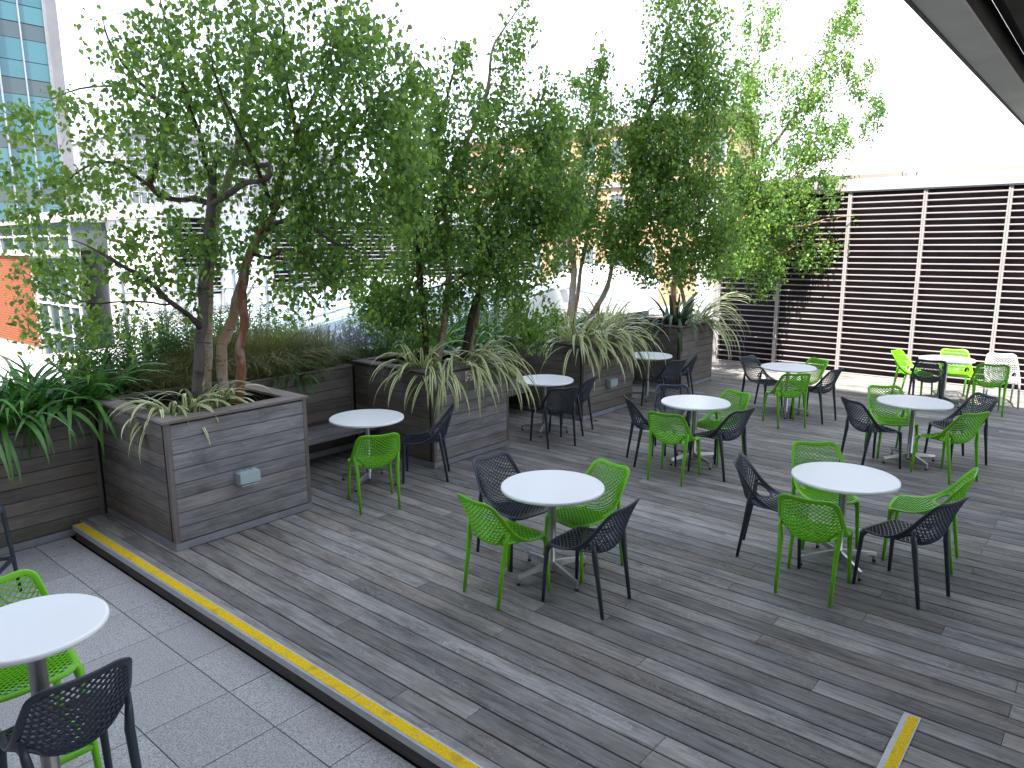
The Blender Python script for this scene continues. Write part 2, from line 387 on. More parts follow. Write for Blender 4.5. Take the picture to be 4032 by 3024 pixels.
# ------------------------------------------------------------------ timber deck, one plank per object
deck = structure('timber_deck', (-3, 8, 0))
XF, XB = -6.12, -7.61
BOX = [(2.67,4.07), (5.80,7.18), (8.92,10.36), (12.03,13.38)]
rows = [(2.414, 2.482)] + [(2.484+0.1531*k, 2.484+0.1531*(k+1)-0.008) for k in range(85)]
J0 = -3.05
for ri, (ya, yb) in enumerate(rows):
    yb = min(yb, 15.50)-0.002
    if yb-ya < 0.03: continue
    xs = XB
    for (b0, b1) in BOX:
        if ya > b0-0.02 and yb < b1+0.02: xs = XF+0.012
    joints = []
    x = J0 + 0.47*((ri*3+random.choice((0,1,2))) % 8) - 0.47*12
    while x < 2.2:
        joints.append(x); x += 0.47*random.choice((5,6,7,8))
    pts = [xs]+[q for q in joints if xs+0.3 < q < 1.7]+[2.0]
    for a, b in zip(pts[:-1], pts[1:]):
        board('plank', deck, ((a+b)/2, (ya+yb)/2, -0.0125+random.uniform(-.0012,.0006)), b-a-0.003, yb-ya, 0.025, M['deck'], ch=0.003)
mscrew = MB()
for ri, (ya, yb) in enumerate(rows[:26]):
    for k in range(-8, 9):
        x = J0+0.47*k
        if x > -0.2 or x < -7.4 or (2.6 < ya < 4.1 and x < -6.0): continue
        for dy in (0.03, 0.118):
            if ya+dy > yb: continue
            mscrew.lathe([(0.0034,0.0002),(0.0034,0.0009)], 6, x+random.uniform(-.012,.012), ya+dy)
o = link('deck_screws', mscrew.mesh('screws', off=(-3,8,0)), M['dkmetal'], deck); o['kind'] = 'stuff'

# step edge
rs = structure('step_riser', (-3, 2.33, -0.14))
for a, b in ((-7.49,-5.10),(-5.10,-2.30),(-2.30,0.5),(0.5,2.0)):
    board('riser_board', rs, ((a+b)/2, 2.336, -0.092), b-a-0.003, 0.095, 0.018, M['riser_and_shade'], 'x', 'y')
def nosing(label, pts, y0, y1, along, flip=False):
    nt_ = thing('step_nosing', label, 'step edge', (pts[0], y0, 0) if along == 'x' else (y0, pts[0], 0))
    L0 = nt_.location.copy()
    for a, b in zip(pts[:-1], pts[1:]):
        mm = MB(); my = MB()
        if along == 'x':
            mm.box(a+.001, y0, -0.045, b-.001, y0+0.02, 0.0045); mm.box(a+.001, y0+0.02, 0.0008, b-.001, y1, 0.0045)
            for q in (0.006, 0.011): mm.box(a+.001, y0+q, 0.0045, b-.001, y0+q+.0025, 0.006)
            my.box(a+.004, y0+0.017, 0.0047, b-.004, y1-0.012, 0.0066)
        else:
            mm.box(y0, a, 0.0008, y1, b, 0.0075)
            for q in (0.004, 0.011, 0.018): mm.box(y0+q, a, 0.0075, y0+q+.003, b, 0.0095)
            my.box(y0+0.027, a+.004, 0.0077, y1-0.006, b-.012, 0.0092)
        link('profile', mm.mesh('nosing', off=L0), M['alu'], nt_)
        link('grit_strip', my.mesh('grit', off=L0), M['yellow'], nt_)
    ms = MB(); ms.lathe([(0.006,0.006),(0.006,0.0095),(0.003,0.0105)], 8); sme = ms.mesh('screw_head')
    for k in range(int((pts[-1]-pts[0])/0.42)):
        x = pts[0]+0.2+0.42*k
        link('screw_head', sme, M['galv'], nt_, (x-L0.x, (y0+y1)/2-L0.y, 0) if along == 'x' else ((y0+y1)/2+0.01-L0.x, x-L0.y, 0))
    return nt_
nosing('long aluminium step edge with worn yellow grip strip between granite paving and deck', [-7.50,-5.82,-3.22,-0.62,1.9], 2.314, 2.412, 'x')
nosing('short aluminium edge strip with yellow insert lying alone on the deck', [2.55, 4.285], -0.692, -0.606, 'y')

# ------------------------------------------------------------------ timber planter boxes
PITCH = 0.1325
def planter(y0, y1, label, wood, backz=0.0):
    P = thing('planter_box', label, 'planter', ((XF+XB)/2, (y0+y1)/2, 0), 0, 'square timber planters along the raised bed')
    L0 = P.location.copy()
    fl = y1-y0-0.09
    for k in range(8):
        z = 0.074+PITCH*(k+0.5)
        board('cladding_board', P, (XF-0.011, (y0+y1)/2, z), fl-0.002, PITCH-0.006, 0.022, wood, 'y', 'x')
        for yy, s in ((y0+0.011, 1), (y1-0.011, -1)):
            board('cladding_board', P, ((XF+XB)/2-0.022, yy, z), XF-XB-0.09, PITCH-0.006, 0.022, M['cladw'] if s > 0 else wood, 'x', 'y')
    for yy in (y0+0.0225, y1-0.0225):
        board('corner_post', P, (XF-0.0205, yy, 0.61), 1.08, 0.045, 0.045, M['trim'], 'z', 'x')
    mm = MB(); mm.box(XB+.03, y0+.024, 0.0, XF-.024, y0+.034, 1.14); mm.box(XB+.03, y1-.034, 0.0, XF-.024, y1-.024, 1.14); mm.box(XF-.034, y0+.034, 0, XF-.024, y1-.034, 1.14)
    mm.box(XB+.03, y0+.034, .9, XB+.04, y1-.034, 1.14)
    link('liner', mm.mesh('liner', off=L0), M['liner'], P)
    mm = MB(); mm.box(XF-.012, y0, 0.001, XF+.003, y1, 0.068); mm.box(XB+.02, y0-.002, 0.001, XF-.012, y0+.012, 0.068)
    link('skirting', mm.mesh('skirting', off=L0), M['lead'], P)
    # mitred coping boards
    W_, o_, za, zb = 0.175, 0.022, 1.152, 1.174
    X0, X1, Y0, Y1 = XB+0.004, XF+o_, y0-o_, y1+o_
    g = 0.0012
    quads = [[(X0,Y0),(X1-g,Y0),(X1-W_-g,Y0+W_),(X0,Y0+W_)], [(X1,Y0+g),(X1,Y1-g),(X1-W_,Y1-W_-g),(X1-W_,Y0+W_+g)],
             [(X1-g,Y1),(X0,Y1),(X0,Y1-W_),(X1-W_-g,Y1-W_)], [(X0,Y0+W_+g),(X0+W_*.6,Y0+W_+g),(X0+W_*.6,Y1-W_-g),(X0,Y1-W_-g)]]
    for i, q in enumerate(quads):
        cx = sum(p[0] for p in q)/4; cy = sum(p[1] for p in q)/4
        mm = MB(); mm.prism([(a-cx,b-cy) for a,b in q], za, zb)
        me = mm.mesh('coping_board')
        if i in (1,3):     # grain along the board: spin the mesh so its length is local x
            me.transform(Matrix.Rotation(-pi/2, 4, 'Z')); link('coping_board', me, M['cap'], P, (cx-L0.x, cy-L0.y, 0), (0,0,pi/2))
        else: link('coping_board', me, M['cap'], P, (cx-L0.x, cy-L0.y, 0))
    n = 9; mm = MB()
    xs = [XB+.04+(XF-.034-XB-.04)*i/n for i in range(n+1)]; ys = [y0+.034+(y1-y0-.068)*i/n for i in range(n+1)]
    mm.add([(x,y,1.045+random.uniform(-.02,.02)) for x in xs for y in ys], [(i*(n+1)+j,(i+1)*(n+1)+j,(i+1)*(n+1)+j+1,i*(n+1)+j+1) for i in range(n) for j in range(n)])
    link('soil', mm.mesh('soil', off=L0), M['soil'], P)
    return P
planter(*BOX[0], 'weathered timber planter nearest the yellow step edge, wide bare coping, socket box on its front', M['clad'])
planter(*BOX[1], 'weathered timber planter with a red and white sign under its drooping striped leaves', M['clad'])
planter(*BOX[2], 'third timber planter along, brownish boards with a pale socket box on its front', M['cladw'])
planter(*BOX[3], 'farthest timber planter, brownish boards, next to the slatted wall', M['cladw'])

# raised bed wall behind the planters
RB = thing('raised_bed', 'long timber faced raised bed running behind the square planters', 'planter bed', (-8.1, 6.5, 0))
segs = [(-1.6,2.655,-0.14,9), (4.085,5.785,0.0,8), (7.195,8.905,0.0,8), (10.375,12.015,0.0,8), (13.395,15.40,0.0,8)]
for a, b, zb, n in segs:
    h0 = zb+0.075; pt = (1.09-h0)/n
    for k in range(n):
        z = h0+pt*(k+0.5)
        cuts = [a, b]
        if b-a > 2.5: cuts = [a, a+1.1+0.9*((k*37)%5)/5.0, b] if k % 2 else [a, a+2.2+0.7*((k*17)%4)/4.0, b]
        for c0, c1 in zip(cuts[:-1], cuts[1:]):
            board('cladding_board', RB, (XB-0.011, (c0+c1)/2, z), c1-c0-0.003, pt-0.006, 0.022, M['riser_and_shade'] if (z < .4 and 3 < a < 11) else M['cladw'], 'y', 'x')  # boards under the benches darkened, alcove shade put into their colour
    for yy in (a+0.02, b-0.02):
        board('corner_post', RB, (XB-0.008, yy, (h0+1.09)/2), 1.09-h0, 0.04, 0.03, M['trim'], 'z', 'x')
    mm = MB(); mm.box(XB-.012, a, zb+.001, XB+.004, b, h0-.004); link('skirting', mm.mesh('skirting', off=RB.location), M['lead'], RB)
    cn = 1 if b-a < 2.5 else 2
    for q in range(cn):
        c0, c1 = a+(b-a)*q/cn, a+(b-a)*(q+1)/cn
        board('coping_board', RB, (XB-0.06, (c0+c1)/2, 1.106), c1-c0-0.003, 0.155, 0.022, M['cap'], 'y', 'z')
mm = MB(); mm.box(XB-.034,-1.6,-.14,XB-.024,15.4,1.088); mm.box(-8.74,-1.6,-.14,-8.70,15.4,1.09); link('liner', mm.mesh('liner', off=RB.location), M['liner'], RB)
mm = MB(); nx, ny = 5, 60
mm.add([(-8.70+(XB-.034+8.70)*i/nx, -1.6+17.0*j/ny, 0.99+random.uniform(-.03,.03)) for i in range(nx+1) for j in range(ny+1)],
       [(i*(ny+1)+j,(i+1)*(ny+1)+j,(i+1)*(ny+1)+j+1,i*(ny+1)+j+1) for i in range(nx) for j in range(ny)])
link('soil', mm.mesh('soil', off=RB.location), M['soil'], RB)

# benches in the alcoves
for (a, b), lab in zip(((4.09,5.78),(7.20,8.90),(10.38,12.01)),
        ('slatted timber bench in the alcove beside the planter with bare coping', 'timber bench behind the round table with two dark chairs, middle alcove', 'timber bench in the farthest alcove before the last planter')):
    B = thing('bench', lab, 'bench', (-7.36, (a+b)/2, 0), 0, 'built in benches between the planters')
    for k in range(3):
        board('seat_board', B, (-7.515+0.155*k, (a+b)/2, 0.408), b-a-0.01, 0.149, 0.03, M['clad'], 'y', 'z')
    board('front_rail', B, (-7.143, (a+b)/2, 0.362), b-a-0.01, 0.058, 0.024, M['clad'], 'y', 'x')
    for yy in (a+0.25, b-0.25):
        mm = MB(); mm.box(-7.585, yy-.03, .30, -7.17, yy+.03, .392); link('bracket', mm.mesh('bracket', off=B.location), M['trim'], B)

# socket boxes and the sign on the planters
def socket(y, z, label):
    S = thing('socket_box', label, 'socket box', (XF, y, z), 0, 'weatherproof socket boxes on the planters')
    mm = MB(); c = 0.012
    def rb(w2, h2, x0, x1, r):
        poly = []
        for cx, cy, a0 in ((w2-r,h2-r,0),(-w2+r,h2-r,90),(-w2+r,-h2+r,180),(w2-r,-h2+r,270)):
            for k in range(5): t_ = radians(a0+k*22.5); poly.append((cx+r*cos(t_), cy+r*sin(t_)))
        q = MB(); n = len(poly)
        q.add([(x0,a,b) for a,b in poly]+[(x1-.006,a,b) for a,b in poly]+[(x1,a*.94,b*.92) for a,b in poly],
              [tuple(range(n-1,-1,-1)), tuple(range(2*n,3*n))]+[(i,(i+1)%n,n+(i+1)%n,n+i) for i in range(n)]+[(n+i,n+(i+1)%n,2*n+(i+1)%n,2*n+i) for i in range(n)])
        return q
    link('back_box', rb(0.108,0.062,0.002,0.062,0.016).mesh('back_box'), M['socket'], S)
    link('hinged_lid', rb(0.104,0.055,0.062,0.092,0.014).mesh('lid'), M['socket'], S, (0.002,0,0.005))
    q = MB(); q.box(0.05,-0.085,-0.070,0.085,0.085,-0.058); link('latch_bar', q.mesh('latch'), M['socket'], S)
    q = MB()
    for yy in (-.06,0,.06): q.box(0.016,yy-.018,0.061,0.056,yy+.018,0.069)
    link('cable_entries', q.mesh('entries'), M['socket'], S)
socket(3.368, 0.522, 'pale grey green socket box on the front of the planter nearest the step')
socket(9.645, 0.495, 'pale socket box on the brownish planter behind the two dark chairs')
SG = thing('warning_sign', 'white sign with red symbols half hidden by striped leaves on a planter', 'sign', (XF+.003, 6.482, 1.05))
q = MB(); q.box(0,-0.13,-0.062,0.003,0.13,0.062); link('plate', q.mesh('plate'), M['signw'], SG)
q = MB(); n = 28
ring = [(0.0036, -0.062+r*cos(2*pi*k/n), 0.0+r*sin(2*pi*k/n)) for r in (0.052,0.042) for k in range(n)]
q.add(ring, [(k,(k+1)%n,n+(k+1)%n,n+k) for k in range(n)])
q.add([(0.0036,-0.062-.034,.028),(0.0036,-0.062-.028,.034),(0.0036,-0.062+.034,-.028),(0.0036,-0.062+.028,-.034)], [(0,1,2,3)])
link('prohibition_ring', q.mesh('ring'), M['signr'], SG)
q = MB(); q.box(0.003,-.095,-.006,0.0038,-.04,.005); q.box(0.003,-.038,-.006,0.0038,-.028,.005); link('cigarette_symbol', q.mesh('cig'), M['dkmetal'], SG)
q = MB(); q.box(0.003,0.012,-.046,0.0038,0.062,.028); q.box(0.003,0.07,-.046,0.0038,0.116,-.014); q.box(0.003,0.07,-.004,0.0038,0.116,.050); link('red_panels', q.mesh('red'), M['signr'], SG)

# ------------------------------------------------------------------ slatted plant screen
YW = 15.53
LW = thing('louvre_wall', 'tall sunlit wall of pale horizontal slats with dark gaps behind the far tables', 'louvre wall', (-3, YW, 0))
def slat_mesh(L):
    q = MB()   # front lip, sloped blade, seen from the front (-y)
    sec = [(0.0,0.0),(0.0,0.018),(0.004,0.021),(0.070,-0.004),(0.070,-0.008),(0.005,0.016),(0.004,0.0)]
    n = len(sec)
    q.add([(-L/2,a,b) for a,b in sec]+[(L/2,a,b) for a,b in sec], [tuple(range(n)), tuple(range(2*n-1,n-1,-1))]+[(i,n+i,n+(i+1)%n,(i+1)%n) for i in range(n)])
    return q.mesh('slat')
PX = [-7.02+1.317*k for k in range(0, 8)]
sm = slat_mesh(1.317-0.066); sm.materials.append(M['slat'])
for a, b in zip(PX[:-1], PX[1:]):
    for k in range(31):
        link('slat', sm, None, LW, ((a+b)/2+3, random.uniform(-.002,.002), 0.045+0.1163*k), (random.uniform(-.02,.02),0,0))
for x in PX:
    q = MB(); q.box(x-.033,YW-.012,0.002,x-.004,YW+.10,3.63); q.box(x+.0,YW-.006,0.002,x+.033,YW+.10,3.63); link('post', q.mesh('post', off=LW.location), M['slat'], LW)
q = MB(); q.box(-7.05,YW+.11,0.0,2.3,YW+.14,3.7); link('mesh_backing', q.mesh('backing', off=LW.location), M['backing'], LW)
for a, b in ((-7.62,-5.9),(-5.9,-3.02),(-3.02,-0.2),(-0.2,2.4)):
    q = MB(); q.box(a+.002,YW-.045,3.655,b-.002,YW+.30,3.88); q.box(a+.002,YW-.03,3.63,b-.002,YW+.1,3.655)
    link('fascia', q.mesh('fascia', off=LW.location), M['coping'], LW)
q = MB(); q.box(-7.56,YW-.10,0.0,-7.10,YW+.25,3.63); link('pilaster', q.mesh('pilaster', off=LW.location), M['render'], LW)
q = MB(); q.box(-7.06,YW-.03,0.0,2.3,YW+.03,0.035); link('base_rail', q.mesh('rail', off=LW.location), M['slat'], LW)
for a, b, lab in ((-8.5,-3.62,'pale roof upstand behind the slatted wall, left of the security camera'), (-2.95,2.6,'pale roof upstand behind the slatted wall, right of the security camera')):
    q = MB(); q.box(a,16.30,3.0,b,16.5,4.02); q.box(a,16.302,4.02,b,16.498,4.03)
    tag(link('roof_upstand', q.mesh('upstand', off=((a+b)/2,16.4,3.0)), M['upst'], None, ((a+b)/2,16.4,3.0)), lab, 'parapet', 'roof upstands behind the slatted wall')
CC = thing('security_camera', 'small white security camera on top of the slatted wall', 'security camera', (-3.35,16.0,3.882))
q = MB(); q.tube([(0,0,0),(0,0,.09),(0.05,0,.11)], .02, 8); link('bracket', q.mesh('bracket', True), M['coping'], CC)
q = MB(); q.box(-.19,-.05,.08,.16,.05,.16); link('housing', q.mesh('housing'), M['winw'], CC, (0,0,0.02), (0,.25,0))
q = MB(); q.tube([(-.2,0,.15),(-.26,0,.11),(-.24,0,.04),(-.30,0,0)], .009, 6); link('cable', q.mesh('cable', True), M['dkmetal'], CC)
q = MB(); q.tube([(.1,.02,.02),(.5,.03,.03),(1.1,.05,.01)], .008, 6); link('conduit', q.mesh('conduit', True), M['coping'], CC)

# ------------------------------------------------------------------ the building overhead with its canopy
OB = thing('office_building', 'building overhead with a grey panelled canopy edge and dark ribbed soffit', 'building', (10,-8,-15))
q = MB(); q.box(-8.0,-16,-15,40,-2.5,32.4); link('wall', q.mesh('wall', off=OB.location), M['facade'], OB)  # unseen block behind the camera, height and ends sized for its shadow
CZ = 4.0; CX0 = -1.14
for a, b in ((-2.45,0.9),(0.9,3.7),(3.7,6.47),(6.47,9.25),(9.25,12.0)):
    q = MB(); q.box(CX0,a+.004,CZ,CX0+.225,b-.004,CZ+.02); q.box(CX0,a+.004,CZ+.02,CX0+.02,b-.004,CZ+.30); link('soffit_panel', q.mesh('panel', off=OB.location), M['panel'], OB)
q = MB(); q.box(CX0-.022,-2.45,CZ-.012,CX0-.002,12.0,CZ+.33); link('drip_edge', q.mesh('drip', off=OB.location), M['dkmetal'], OB)
q = MB(); q.box(CX0+.21,-2.45,CZ+.022,CX0+.225,11.98,CZ+.22); q.box(CX0+.226,-2.45,CZ+.22,8,11.98,CZ+.33); link('soffit', q.mesh('soffit', off=OB.location), M['soffit'], OB)
for k in range(24):
    x = CX0+0.36+0.3*k
    q = MB(); q.box(x,-2.45,CZ+.08,x+.16,11.9,CZ+.2195); link('soffit_rib', q.mesh('rib', off=OB.location), M['soffit'], OB)

# ------------------------------------------------------------------ distant buildings
TT = thing('glass_tower', 'tall teal glass tower rising at the photo left edge', 'tower', (-52,10,-15))
q = MB(); q.box(-66,-20,-15,-50.12,17.3,60); link('core', q.mesh('core', off=TT.location), M['tealdk'], TT)
pm = {}
for i in range(7):
    ya, yb = 17.2-1.3*(i+1), 17.2-1.3*i
    for k in range(-2, 6):
        zt = 15.19+3.05*k*-1+6.1
        for nm, z0, z1, mt in (('spandrel', zt-.86, zt-.03, 'tealdk'), ('glass_pane', zt-2.05, zt-.89, 'teal'), ('glass_pane', zt-3.02, zt-2.09, 'teal')):
            key = (nm, round(z1-z0,2))
            if key not in pm:
                b_ = MB(); b_.box(-.03,-.61,-(z1-z0)/2,.03,.61,(z1-z0)/2); pm[key] = b_.mesh(nm); pm[key].materials.append(M[mt])
            link(nm, pm[key], None, TT, (-50.06+52, (ya+yb)/2-10, (z0+z1)/2+15))
for i in range(8):
    y = 17.2-1.3*i; q = MB(); d = .12 if i % 2 == 0 else .05
    q.box(-50.1,y-.035,-10,-50+d,y+.035,30); link('mullion', q.mesh('mullion', off=TT.location), M['galv'], TT)
q = MB(); q.box(-50.3,17.24,-15,-49.75,17.85,60); link('corner_fin', q.mesh('fin', off=TT.location), M['conc'], TT)

GO = thing('office_block', 'grey concrete office block with rows of tall white framed windows behind the nearest birch', 'building', (-150,72,-15))
q = MB(); q.box(-175,58.8,-15,-140,110,24.4); link('wall', q.mesh('wall', off=GO.location), M['conc'], GO)
q = MB(); q.box(-175.2,58.6,22.6,-139.8,110.2,24.6); link('roof_parapet', q.mesh('parapet', off=GO.location), M['conc2'], GO)
fr = MB()
for a in ((-.62,-.54,-1.1,1.1),(.54,.62,-1.1,1.1),(-.54,.54,1.02,1.1),(-.54,.54,-1.1,-1.02)): fr.box(a[0],-.06,a[2],a[1],.0,a[3])
frm = fr.mesh('window'); frm.materials.append(M['winw'])
pn = MB(); pn.box(-.54,-.02,-1.02,.54,-.005,1.02); pnm = pn.mesh('pane'); pnm.materials.append(M['pane'])
def win(par, x, y, z, rz):
    f = link('window', frm, None, par, (x-par.location.x, y-par.location.y, z-par.location.z), (0,0,rz)); link('pane', pnm, None, f)
for r in range(5):
    z = 20.4-3.0*r
    for c in range(16): win(GO, -140, 59.9+1.55*c, z, pi/2)
    for c in range(8): win(GO, -140.9-1.5*c, 58.8, z, 0)

WB = thing('plant_building', 'white rendered rooftop plant building with louvred side beyond the planters', 'building', (-20,12,-3))
q = MB(); q.box(-27,7.86,-3,-17.02,21.6,3.3); link('wall', q.mesh('wall', off=WB.location), M['render'], WB)
q = MB(); q.box(-27.1,7.74,3.3,-16.86,21.7,3.62); link('fascia', q.mesh('fascia', off=WB.location), M['coping'], WB)
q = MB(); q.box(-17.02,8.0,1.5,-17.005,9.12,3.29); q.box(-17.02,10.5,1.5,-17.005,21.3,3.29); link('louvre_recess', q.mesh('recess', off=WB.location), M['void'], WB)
def slat2(L):
    q = MB(); q.box(-L/2,-.05,0,L/2,0.0,.028); return q.mesh('slat')
s1 = slat2(1.06); s2 = slat2(1.28)
for s_ in (s1, s2): s_.materials.append(M['slat'])
for k in range(15):
    z = 1.56+0.1145*k
    link('slat', s1, None, WB, (-16.995+20, 8.56-12, z+3), (0,0,pi/2))
    for c in range(8): link('slat', s2, None, WB, (-16.995+20, 10.5+1.35*c+.675-12, z+3), (0,0,pi/2))
for c in range(9):
    q = MB(); q.box(-17.0,10.5+1.35*c-.03,1.5,-16.93,10.5+1.35*c+.03,3.29); link('post', q.mesh('post', off=WB.location), M['slat'], WB)
for y in (7.98, 9.12):
    q = MB(); q.box(-17.0,y-.03,0.5,-16.93,y+.03,3.29); link('post', q.mesh('post', off=WB.location), M['slat'], WB)
ES = thing('exit_sign', 'small green and white running exit sign beyond the nearest birch', 'sign', (-16.9,10.63,2.08))
q = MB(); q.box(0,-.075,-.06,.02,.075,.06); link('plate', q.mesh('plate'), M['signw'], ES)
q = MB(); q.box(.02,-.066,-.052,.022,.066,.052); link('green_face', q.mesh('face'), M['signg'], ES)
q = MB(); q.add([(.0225,-.05,0),(.0225,-.015,.03),(.0225,-.015,.01),(.0225,.05,.01),(.0225,.05,-.01),(.0225,-.015,-.01),(.0225,-.015,-.03)], [(0,1,2,3,4,5,6)]); link('arrow', q.mesh('arrow'), M['signw'], ES)
LP = thing('floodlight', 'small dark floodlight fixed in front of the distant louvres', 'floodlight', (-16.9,11.0,1.9))
q = MB(); q.tube([(0,0,-.25),(0,0,.55)], .02, 6); link('pole', q.mesh('pole'), M['dkmetal'], LP)
q = MB(); q.box(-.08,-.22,.32,.10,.22,.38); q.tube([(0,0,.32),(0,0,.18)], [.14,.05], 10); link('lamp_head', q.mesh('head'), M['dkmetal'], LP)

BB = thing('brick_building', 'orange brick building with dark window and pale stone band low at left edge', 'building', (-24,8,-3))
q = MB(); q.box(-30,7.012,-3,-23.46,12,2.40); link('wall', q.mesh('wall', off=BB.location), M['mortar'], BB)
bq = MB(); bq.box(-.1075,-.012,-.0325,.1075,.012,.0325); bme = bq.mesh('brick'); bme.materials.append(M['brick'])
rest = MB()
for r in range(34):
    z = -0.15+0.075*r
    for c in range(30):
        x = -23.57-0.225*c-(0.1125 if r % 2 else 0)
        if x < -29.8 or z > 2.36: continue
        if c < 8 and len(BB.children) < 290: link('brick', bme, None, BB, (x+24, 7.0-8, z+3.0375))
        else: rest.box(x-.1075,6.988,z+.005,x+.1075,7.0119,z+.07)
o = link('brickwork', rest.mesh('brickwork', off=BB.location), M['brick'], BB); o['kind'] = 'stuff'
q = MB(); q.box(-30,6.93,2.40,-20.3,7.2,2.56); link('stone_band', q.mesh('band', off=BB.location), M['coping'], BB)
q = MB(); q.box(-23.46,7.10,-3,-20.3,7.2,2.40); q.box(-30,7.06,2.56,-20.3,12,3.25); link('glazing', q.mesh('glazing', off=BB.location), M['tealdk'], BB)
q = MB()
for x in (-23.4,-22.6,-21.8,-21.0,-20.35): q.box(x-.03,7.05,-3,x+.03,7.10,2.40)
for z in (0.3,1.1,1.25,2.34): q.box(-23.37,7.055,z,-20.38,7.098,z+.05)
for x in (-26,-24.6,-23.2,-21.8,-20.4): q.box(x-.03,7.0,2.56,x+.03,7.06,3.25)
q.box(-28,7.005,2.9,-20.4,7.058,2.95)
link('glazing_bars', q.mesh('bars', off=BB.location), M['winw'], BB)
q = MB(); q.box(-30.1,6.9,3.25,-20.2,12.1,3.35); link('roof_edge', q.mesh('roof', off=BB.location), M['coping'], BB)

PB = thing('stone_building', 'peach stone building glowing in sunlight behind the tall middle birches', 'building', (-30,50,-15))
q = MB(); q.box(-44,45,-15,-19.5,48,10.6); link('wall', q.mesh('wall', off=PB.location), M['peach'], PB)
q = MB(); q.box(-44.2,44.7,10.6,-19.3,48.2,11.1); q.box(-44.1,44.85,6.6,-19.4,44.999,6.9); link('cornice', q.mesh('cornice', off=PB.location), M['coping'], PB)
for r in range(3):
    for c in range(10): win(PB, -42.9+2.45*c, 45, 8.7-3.6*r, 0)

# glazed roofs and skylight beyond the beds
GR = thing('glazed_roof', 'pale blue sloping glass roof beyond the raised bed', 'glass roof', (-13,10,0.45))
def slope(x0, x1, ya, za, yb, zb, n):
    for i in range(n):
        for j in range(4):
            a, b = x0+(x1-x0)*i/n+.03, x0+(x1-x0)*(i+1)/n-.03
            p0, p1 = j/4, (j+1)/4-.006
            Y0, Y1, Z0, Z1 = ya+(yb-ya)*p0, ya+(yb-ya)*p1, za+(zb-za)*p0, za+(zb-za)*p1
            q = MB(); q.add([(a,Y0,Z0),(b,Y0,Z0),(b,Y1,Z1),(a,Y1,Z1),(a,Y0,Z0-.03),(b,Y0,Z0-.03),(b,Y1,Z1-.03),(a,Y1,Z1-.03)],
                            [(0,1,2,3),(7,6,5,4),(0,4,5,1),(1,5,6,2),(2,6,7,3),(3,7,4,0)])
            link('glass_pane', q.mesh('pane', off=GR.location), M['paledglass'], GR)
        q = MB(); x = x0+(x1-x0)*i/n; q.tube([(x,ya,za+.01),(x,yb,zb+.01)], .035, 4); link('glazing_bar', q.mesh('bar', off=GR.location), M['winw'], GR)
slope(-16.6,-9.8, 6.6,0.62, 13.2,1.72, 7)
slope(-16.6,-9.8, 18.4,0.80, 13.4,1.72, 7)
q = MB(); q.box(-16.7,13.21,1.66,-9.7,13.39,1.82); link('ridge', q.mesh('ridge', off=GR.location), M['winw'], GR)
q = MB(); q.add([(-9.75,6.6,.45),(-9.75,6.6,.58),(-9.75,13.2,1.68),(-9.75,13.4,1.68),(-9.75,18.4,.76),(-9.75,18.4,.45)], [(0,1,2,3,4,5)]); link('gable', q.mesh('gable', off=GR.location), M['render'], GR)
SK = thing('skylight', 'white hipped skylight on the roof behind the white birch stems', 'skylight', (-13.3,20.2,0.45))
q = MB(); q.box(-14.8,19,.45,-11.9,21.6,1.36); link('curb', q.mesh('curb', off=SK.location), M['render'], SK)
q = MB(); q.box(-14.95,18.85,1.36,-11.75,21.75,1.46); link('eaves', q.mesh('eaves', off=SK.location), M['coping'], SK)
q = MB(); q.add([(-14.9,18.9,1.461),(-11.8,18.9,1.461),(-11.8,21.7,1.461),(-14.9,21.7,1.461),(-13.9,20.3,2.02),(-12.8,20.3,2.02)], [(0,1,5,4),(1,2,5),(2,3,4,5),(3,0,4)]); link('hipped_roof', q.mesh('hip', off=SK.location), M['winw'], SK)
RL = thing('roof_railing', 'grey metal railing along the rooftop walkway behind the nearest birch', 'railing', (-13.5,8,0.45))
for y in (5.4,6.1,6.75,7.5,8.2,8.9,9.6,10.4):
    q = MB(); q.box(-13.53,y-.025,.45,-13.47,y+.025,2.2); link('post', q.mesh('post', off=RL.location), M['galv'], RL)
for z in (2.2,1.83,1.45):
    q = MB(); q.tube([(-13.5,5.3,z),(-13.5,10.5,z)], .024, 6); link('rail', q.mesh('rail', off=RL.location), M['galv'], RL)
for y in (5.7,7.1):
    q = MB(); q.tube([(-13.6,y,.5),(-13.6,y+1.0,2.1)], .03, 6); link('brace', q.mesh('brace', off=RL.location), M['coping'], RL)
# ------------------------------------------------------------------ the moulded lattice chair
def crom(pts, t):
    P = np.array(pts, float); n = len(P)-1; t = np.clip(np.asarray(t, float), 0, 1)*n
    i = np.clip(np.floor(t).astype(int), 0, n-1); f = (t-i)[..., None]
    p0 = P[np.clip(i-1,0,n)]; p1 = P[i]; p2 = P[i+1]; p3 = P[np.clip(i+2,0,n)]
    return 0.5*((2*p1)+(-p0+p2)*f+(2*p0-5*p1+4*p2-p3)*f*f+(-p0+3*p1-3*p2+p3)*f**3)
C_PTS = [(.268,.432),(.205,.452),(.11,.446),(.02,.434),(-.07,.426),(-.155,.434),(-.218,.484),(-.250,.570),(-.276,.656),(-.303,.742),(-.324,.812)]
E_PTS = [(.205,.255,.437),(.226,.20,.455),(.236,.12,.458),(.244,.04,.474),(.249,-.03,.508),(.250,-.09,.556),(.246,-.145,.616),(.236,-.195,.678),(.223,-.243,.737),(.211,-.288,.790),(.196,-.326,.838)]
